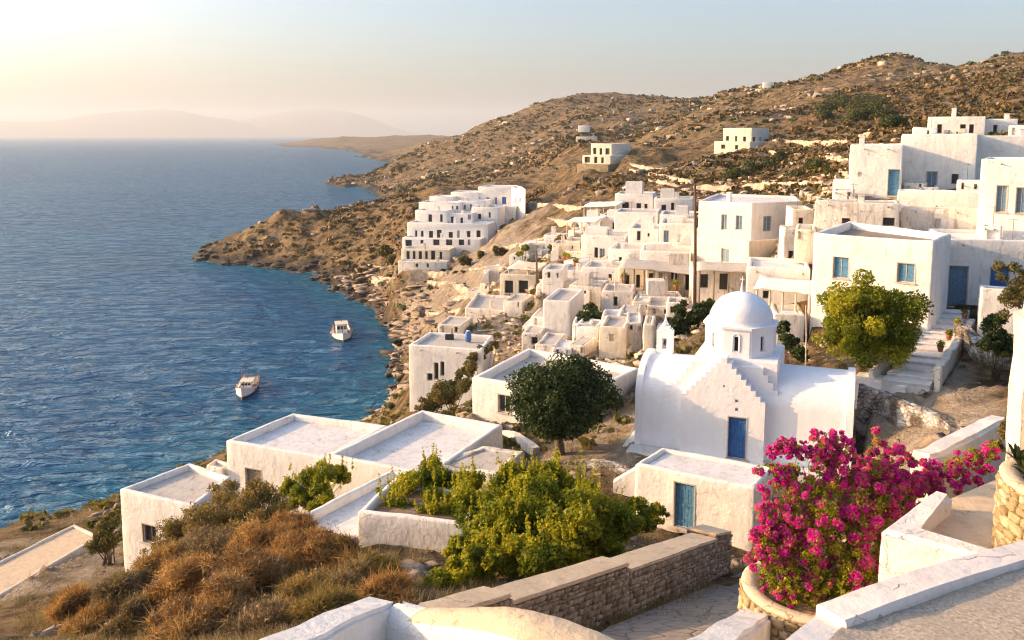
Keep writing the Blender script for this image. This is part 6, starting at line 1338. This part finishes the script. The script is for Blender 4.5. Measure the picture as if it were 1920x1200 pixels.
# rocks
ib = bmesh.new(); bmesh.ops.create_cube(ib, size=1.5); bmesh.ops.bevel(ib, geom=ib.verts[:] + ib.edges[:], offset=0.28, segments=1, affect='EDGES'); bmesh.ops.triangulate(ib, faces=ib.faces[:]); iv = np.array([v.co for v in ib.verts]); ib.verts.index_update(); if_ = np.array([[v.index for v in f.verts] for f in ib.faces]); ib.free()
def rocks(name, n_, ya, yb, size, mat, dens, pw=3, zmin=1.0, ua=-0.6, ub=0.72, fl=1.0):
    x, y, z = scatter(n_, ya, yb, ua, ub, zmin, dens); k = len(x); s = size * (0.3 + 1.7 * g.random(k) ** pw) * np.clip(y / 200, 0.3, 3) ** 0.8
    V_ = np.repeat(iv[None], k, 0) + 0.28 * g.normal(size=(k, len(iv), 3)); an = g.random(k) * 2 * PI; sc = np.stack([1 + 0.8 * g.random(k), 0.6 + 0.6 * g.random(k), (0.35 + 0.5 * g.random(k)) * fl], 1); V_ *= sc[:, None]
    ca, sa = np.cos(an)[:, None], np.sin(an)[:, None]; V_ = np.stack([V_[..., 0] * ca - V_[..., 1] * sa, V_[..., 0] * sa + V_[..., 1] * ca, V_[..., 2]], -1)
    V_ = V_ * s[:, None, None] + np.stack([x, y, z + s * 0.1], 1)[:, None]; Fx = (if_[None] + (np.arange(k) * len(iv))[:, None, None]).reshape(-1, 3)
    tag(put(name, npmesh(name, V_.reshape(-1, 3), Fx), M[mat]), kind='stuff')
rocks('pale_far_rocks', 3500, 400, 1100, 0.55, 'village_rock', lambda x, y: sstep(-0.1, 0.3, fbm(x / 70, y / 70, 0, 4, 37)), 3)
rocks('hillside_rocks', 14000, 90, 1000, 0.6, 'rock', patches(60, 0.08, 0.3, 17), 5)
rocks('village_rubble', 10000, 48, 140, 0.6, 'village_rock', lambda x, y: 0.15 + 0.85 * vill(x, y), 3, 3.0, -0.12, 0.45)
rocks('shore_rocks', 12000, 75, 330, 0.85, 'rock_dark', lambda x, y: sstep(2.6, 0.8, zt_(x, y)), 3, -0.4, -0.45, 0.0, 0.6)
rocks('shore_ledges', 5000, 100, 230, 1.0, 'rock', lambda x, y: sstep(11, 2.0, zt_(x, y)) * 0.6, 3, 0.6, -0.25, 0.0, 0.45)
rocks('path_rubble', 900, 22, 50, 0.5, 'rock', lambda x, y: 0.5 + 0 * x, 3)
# dry grass tufts near the camera
x, y, z = scatter(11000, 15, 62, -0.62, 0.25, 5, lambda x, y: sstep(-0.3, 0.2, fbm(x / 2.5, y / 2.5, 0, 3, 8)))
v, f, t = twigs(np.stack([x, y, z], 1), np.full(len(x), 0.14), len(x) * 16, 0.2, 0.008, g, 0.8, 0.3, 0.8)
tag(put('dry_grass', npmesh('dry_grass', v, f, t), M['straw']), kind='stuff')

# ------------------------------------------------------------------ boats
def boat(label, px, py, beam, L, yaw, cab):
    c = G(px, py, 0.0); root = thing('fishing_boat', label, 'boat', tuple(c), 'fishing boats moored in the bay'); ca, sa = math.cos(yaw), math.sin(yaw)
    fw = np.array([sa, -ca, 0]); sd = np.array([ca, sa, 0]); T = lambda a, b_, z: c + fw * a + sd * b_ + np.array([0, 0, z])
    bm = bmesh.new(); st_ = np.linspace(-1, 1, 13); rows_ = []
    for s in st_:
        w_ = beam / 2 * (1 - max(0, s) ** 2.3) ** 0.8 * (0.82 + 0.18 * min(1, (s + 1) * 1.6)); w_ = max(w_, 0.05); sh = 0.75 + 0.55 * s * s + (0.25 if s > 0 else 0) * s
        rows_.append([bm.verts.new(tuple(T(s * L / 2, k * w_, z))) for k, z in ((-0.12, -0.5), (-0.75, -0.25), (-0.93, 0.15), (-1, sh), (-0.86, sh), (-0.8, sh - 0.35), (0.8, sh - 0.35), (0.86, sh), (1, sh), (0.93, 0.15), (0.75, -0.25), (0.12, -0.5))])
    for a, b_ in zip(rows_, rows_[1:]):
        for i in range(12):
            f = bm.faces.new((a[i], a[(i + 1) % 12], b_[(i + 1) % 12], b_[i])); f.material_index = 1 if i in (0, 1, 9, 10, 11) else (2 if i in (3, 7) else (3 if i == 5 else 0))
    bm.faces.new(rows_[0][::-1]); bm.faces.new(rows_[-1])
    put('hull', bmesh_out(bm, 'hull'), [M['white'], M['rock_dark'], M['terracotta'], M['greywood']], root)
    bm = bmesh.new(); k0, k1, ch_ = cab; add_box(bm, T((k0 + k1) / 2, 0, 0.4 + ch_ / 2), fw * (k1 - k0) / 2, sd * beam * 0.27, np.array([0, 0, ch_ / 2])); bmesh.ops.bevel(bm, geom=bm.edges[:], offset=0.08, segments=2, affect='EDGES'); cb_ = put('cabin', bmesh_out(bm, 'cabin'), M['church'], root)
    bm = bmesh.new(); add_box(bm, T((k0 + k1) / 2, 0, 0.45 + ch_), fw * (k1 - k0) * 0.58, sd * beam * 0.32, np.array([0, 0, 0.05])); put('cabin_roof', bmesh_out(bm, 'roof'), M['cream'], cb_)
    for s in (-1, 0, 1):
        bm = bmesh.new(); add_box(bm, T(k1 + 0.02, s * beam * 0.16, 0.4 + ch_ * 0.68), fw * 0.02, sd * beam * 0.065, np.array([0, 0, ch_ * 0.16])); put('windscreen', bmesh_out(bm, 'w'), M['glass'], cb_)
    for a in (L * 0.30, -L * 0.12):
        bm = bmesh.new(); add_tube(bm, [T(a, 0, 0.4), T(a, 0, 3.4 if a < 0 else 2.2)], [0.06, 0.035], 6); add_tube(bm, [T(a, 0, 2.6 if a < 0 else 1.7), T(a - 1.2, 0.4, 1.9 if a < 0 else 1.5)], 0.03, 5); put('mast', bmesh_out(bm, 'mast'), M['wood'], root)
    for s in (-1, 1):
        bm = bmesh.new(); add_tube(bm, [T(-L * 0.36, s * beam * 0.42, 0.8), T(-L * 0.38, s * beam * 0.44, 2.3)], 0.04, 5); put('stern_post', bmesh_out(bm, 'post'), M['wood'], root)
        for q in (-0.1, 0.2):
            bm = bmesh.new(); add_lathe(bm, T(L * q, s * beam * 0.52, 0.3), [(0, 0), (0.12, 0.05), (0.14, 0.25), (0.1, 0.42), (0, 0.46)], 8); put('fender', bmesh_out(bm, 'f'), M['terracotta' if q > 0 else 'cream'], root)
boat('white and tan boat with an open deck, moored nearer the camera', 463, 731, 3.1, 8.6, 0.12, (-1.6, 0.6, 1.0))
boat('boat with a pinkish cabin and masts, moored further out near the rocks', 641, 629, 4.0, 9.5, 0.25, (-2.2, 0.8, 2.0))

# ------------------------------------------------------------------ poles, canopies, pots
def pole(label, px, pt, pb, D, r, lean=0.0, arm=True, name='utility_pole', cat='pole', mat='wood'):
    a, b_ = W(px + lean, pt, D), W(px, pb, D); root = thing(name, label, cat, tuple(b_)); bm = bmesh.new(); add_tube(bm, [b_ - np.array([0, 0, 1.5]), (a + b_) / 2 + np.array([0.03, 0, 0]), a], [r * 1.2, r, r * 0.75], 10); put('pole_shaft', bmesh_out(bm, 'p'), M[mat], root)
    if arm:
        bm = bmesh.new(); add_box(bm, a - np.array([0, 0, 0.5]), np.array([0.5, -0.2, 0]), np.array([0.02, 0.05, 0]), np.array([0, 0, 0.05])); cr_ = put('cross_arm', bmesh_out(bm, 'a'), M[mat], root)
        for s in (-1, 1):
            bm = bmesh.new(); add_lathe(bm, a + np.array([0.42 * s, -0.17 * s, -0.44]), [(0.04, 0), (0.05, 0.08), (0.0, 0.13)], 8); put('insulator', bmesh_out(bm, 'i'), M['cream'], cr_)
pole('tall brown wooden pole rising in front of the angular house', 1303, 345, 557, 68, 0.13)
pole('shorter wooden pole by the stepped lane', 1006, 470, 552, 96, 0.12)
pole('thin pale metal post between the dome and the leafy tree', 1511, 572, 690, 45, 0.035, 0, False, 'metal_post', 'post', 'trim')
pole('small far pole on the brown slope above the far cluster', 1020, 345, 366, 235, 0.14, 0, False)
def canopy(label, pL, pR, D0, D1, depth, hgt, npost, mat='roof', post='greywood', name='pergola', drop=0.0):
    a, b_ = W(*pL, D0), W(*pR, D1); e = (b_ - a); L = np.hypot(e[0], e[1]); e_ = np.array([e[0], e[1], 0]) / L; bk = np.array([-e_[1], e_[0], 0]) * depth; root = thing(name, label, 'canopy', tuple((a + b_) / 2 - np.array([0, 0, hgt])))
    nx, ny = max(6, int(L / 0.4)), max(4, int(depth / 0.4)); u_, v_ = np.meshgrid(np.linspace(-0.04, 1.04, nx), np.linspace(-0.05, 1.0, ny)); P = a[None, None] + e[None, None] * u_[..., None] + bk[None, None] * v_[..., None] + np.array([0, 0, 0.35])[None, None] * v_[..., None]
    P[..., 2] += fbm(P[..., 0] * 1.3, P[..., 1] * 1.3, 0, 3, 44) * 0.14; P[..., :2] += np.stack([vnoise(P[..., 0] * 3, P[..., 1] * 3, 1), vnoise(P[..., 0] * 3, P[..., 1] * 3, 2)], -1) * 0.08; P2 = P - np.array([0, 0, 0.10]); k = nx * ny
    fs = gridfaces(ny, nx); top = np.concatenate([P.reshape(-1, 3), P2.reshape(-1, 3)]); f2 = fs[:, ::-1] + k; i = np.arange(k).reshape(ny, nx); bd = np.concatenate([i[0], i[1:, -1], i[-1, :-1][::-1], i[1:-1, 0][::-1]]); nb = np.roll(bd, -1); sd_ = np.stack([bd, bd + k, nb + k, nb], 1)
    put('reed_roof', npmesh('roof', top, np.concatenate([fs, f2, sd_])), M[mat], root, smooth=True)
    for j in range(npost):
        q = a + e * (0.02 + 0.96 * j / max(1, npost - 1)); bm = bmesh.new(); add_tube(bm, [q - np.array([0, 0, hgt + 1]), q - np.array([0, 0, 0.12])], 0.075, 7); put('post', bmesh_out(bm, 'post'), M[post], root)
canopy('ragged whitewashed reed canopy on posts left of the shuttered house', (1418, 538), (1520, 548), 54, 52.6, 2.6, 2.1, 5, 'white', 'trim')
canopy('long sagging reed canopy across the village front', (1168, 500), (1306, 513), 80.5, 79, 3.2, 2.2, 8)
canopy('eastern reed canopy under the balcony of the angular house', (1310, 505), (1424, 509), 72.5, 71.5, 2.2, 2.0, 5)
canopy('light timber pergola with thin posts at the top left of the village', (1094, 387), (1158, 385), 124, 122, 4, 2.4, 6, 'white', 'trim')
canopy('lower light pergola at the left tip of the village', (1062, 416), (1120, 414), 116, 114, 3.5, 2.0, 5, 'white', 'trim')
canopy('tent-like shaded canopy over the cream porch wing by the lane', (953, 502), (1010, 506), 107, 105.5, 4, 2.2, 4, 'cream', 'trim')
canopy('small sun shade on posts above the arched village house', (1168, 352), (1195, 350), 134, 133, 3, 1.4, 3, 'cream', 'trim')
pots = [(1808, 597, 48.8), (1795, 615, 47.2), (1779, 637, 45.2), (1763, 659, 43.2), (1060, 488, 97), (1066, 492, 96), (1080, 500, 93), (1170, 530, 81), (1232, 540, 79.5), (1268, 545, 78.5)]
pl_ = ['highest clay pot on the right edge of the white stairs', 'second clay pot down the right edge of the white stairs', 'third clay pot down the right edge of the white stairs', 'lowest clay pot on the right edge of the white stairs', 'left clay pot on the terrace at the left end of the village', 'middle clay pot on the terrace at the left end of the village', 'right clay pot on the terrace at the left end of the village',
       'clay pot at the left post of the long reed canopy', 'clay pot between the middle posts of the long reed canopy', 'clay pot at the right posts of the long reed canopy']
for (px, py, D), lab in zip(pots, pl_):
    c = W(px, py, D); s = 1.0 if D < 60 else 1.7; root = thing('flower_pot', lab, 'pot', tuple(c), 'clay flower pots'); bm = bmesh.new(); add_lathe(bm, c, [(0.11 * s, 0), (0.16 * s, 0.24 * s), (0.18 * s, 0.25 * s), (0.18 * s, 0.3 * s), (0.14 * s, 0.29 * s)], 12); put('pot', bmesh_out(bm, 'pot'), M['terracotta'], root)
    v, f, t = leaves([c + np.array([0, 0, 0.42 * s])], [0.2 * s], 140, 0.06 * s, g, 0.2); put('foliage', npmesh('foliage', v, f, t), M['leaf_shrub'], root)
# small bench-like water tanks and air units seen on the shore house roof
c = W(843, 640, 69.5); root = thing('roof_clutter', 'dark metal unit standing on the roof of the shore house', 'roof unit', tuple(c)); bm = bmesh.new(); add_box(bm, c + np.array([0, 0, 0.3]), (0.35, 0, 0), (0, 0.2, 0), (0, 0, 0.3)); put('casing', bmesh_out(bm, 'c'), M['dark'], root); bm = bmesh.new(); add_tube(bm, [c + np.array([0.2, 0, 0.5]), c + np.array([0.2, 0, 1.1])], 0.05, 8); put('flue', bmesh_out(bm, 'f'), M['metal'], root)
c = W(878, 640, 68.5); root = thing('blue_barrel', 'blue barrel standing on the roof of the shore house', 'barrel', tuple(c)); bm = bmesh.new(); add_lathe(bm, c, [(0.22, 0), (0.25, 0.1), (0.25, 0.35), (0.27, 0.4), (0.25, 0.45), (0.25, 0.75), (0.2, 0.85)], 16); put('drum_body', bmesh_out(bm, 'b'), M['blue'], root); bm = bmesh.new(); add_lathe(bm, c + np.array([0, 0, 0.85]), [(0.15, 0), (0.15, 0.05), (0, 0.06)], 12); put('lid', bmesh_out(bm, 'l'), M['church'], root)

# ------------------------------------------------------------------ haze
bm = bmesh.new(); add_prism(bm, [(-16000, -300), (16000, -300), (16000, 19500), (-16000, 19500)], -30, 540)
m = bpy.data.materials.new('haze'); m.use_nodes = True; n = m.node_tree; n.nodes.clear()
out = n.nodes.new('ShaderNodeOutputMaterial'); vo = n.nodes.new('ShaderNodeVolumePrincipled'); n.links.new(vo.outputs[0], out.inputs['Volume'])
vo.inputs['Color'].default_value = (0.86, 0.92, 1.0, 1); vo.inputs['Density'].default_value = 0.000095; vo.inputs['Anisotropy'].default_value = 0.2
hz_ = tag(put('haze', bmesh_out(bm, 'haze'), m), kind='stuff')
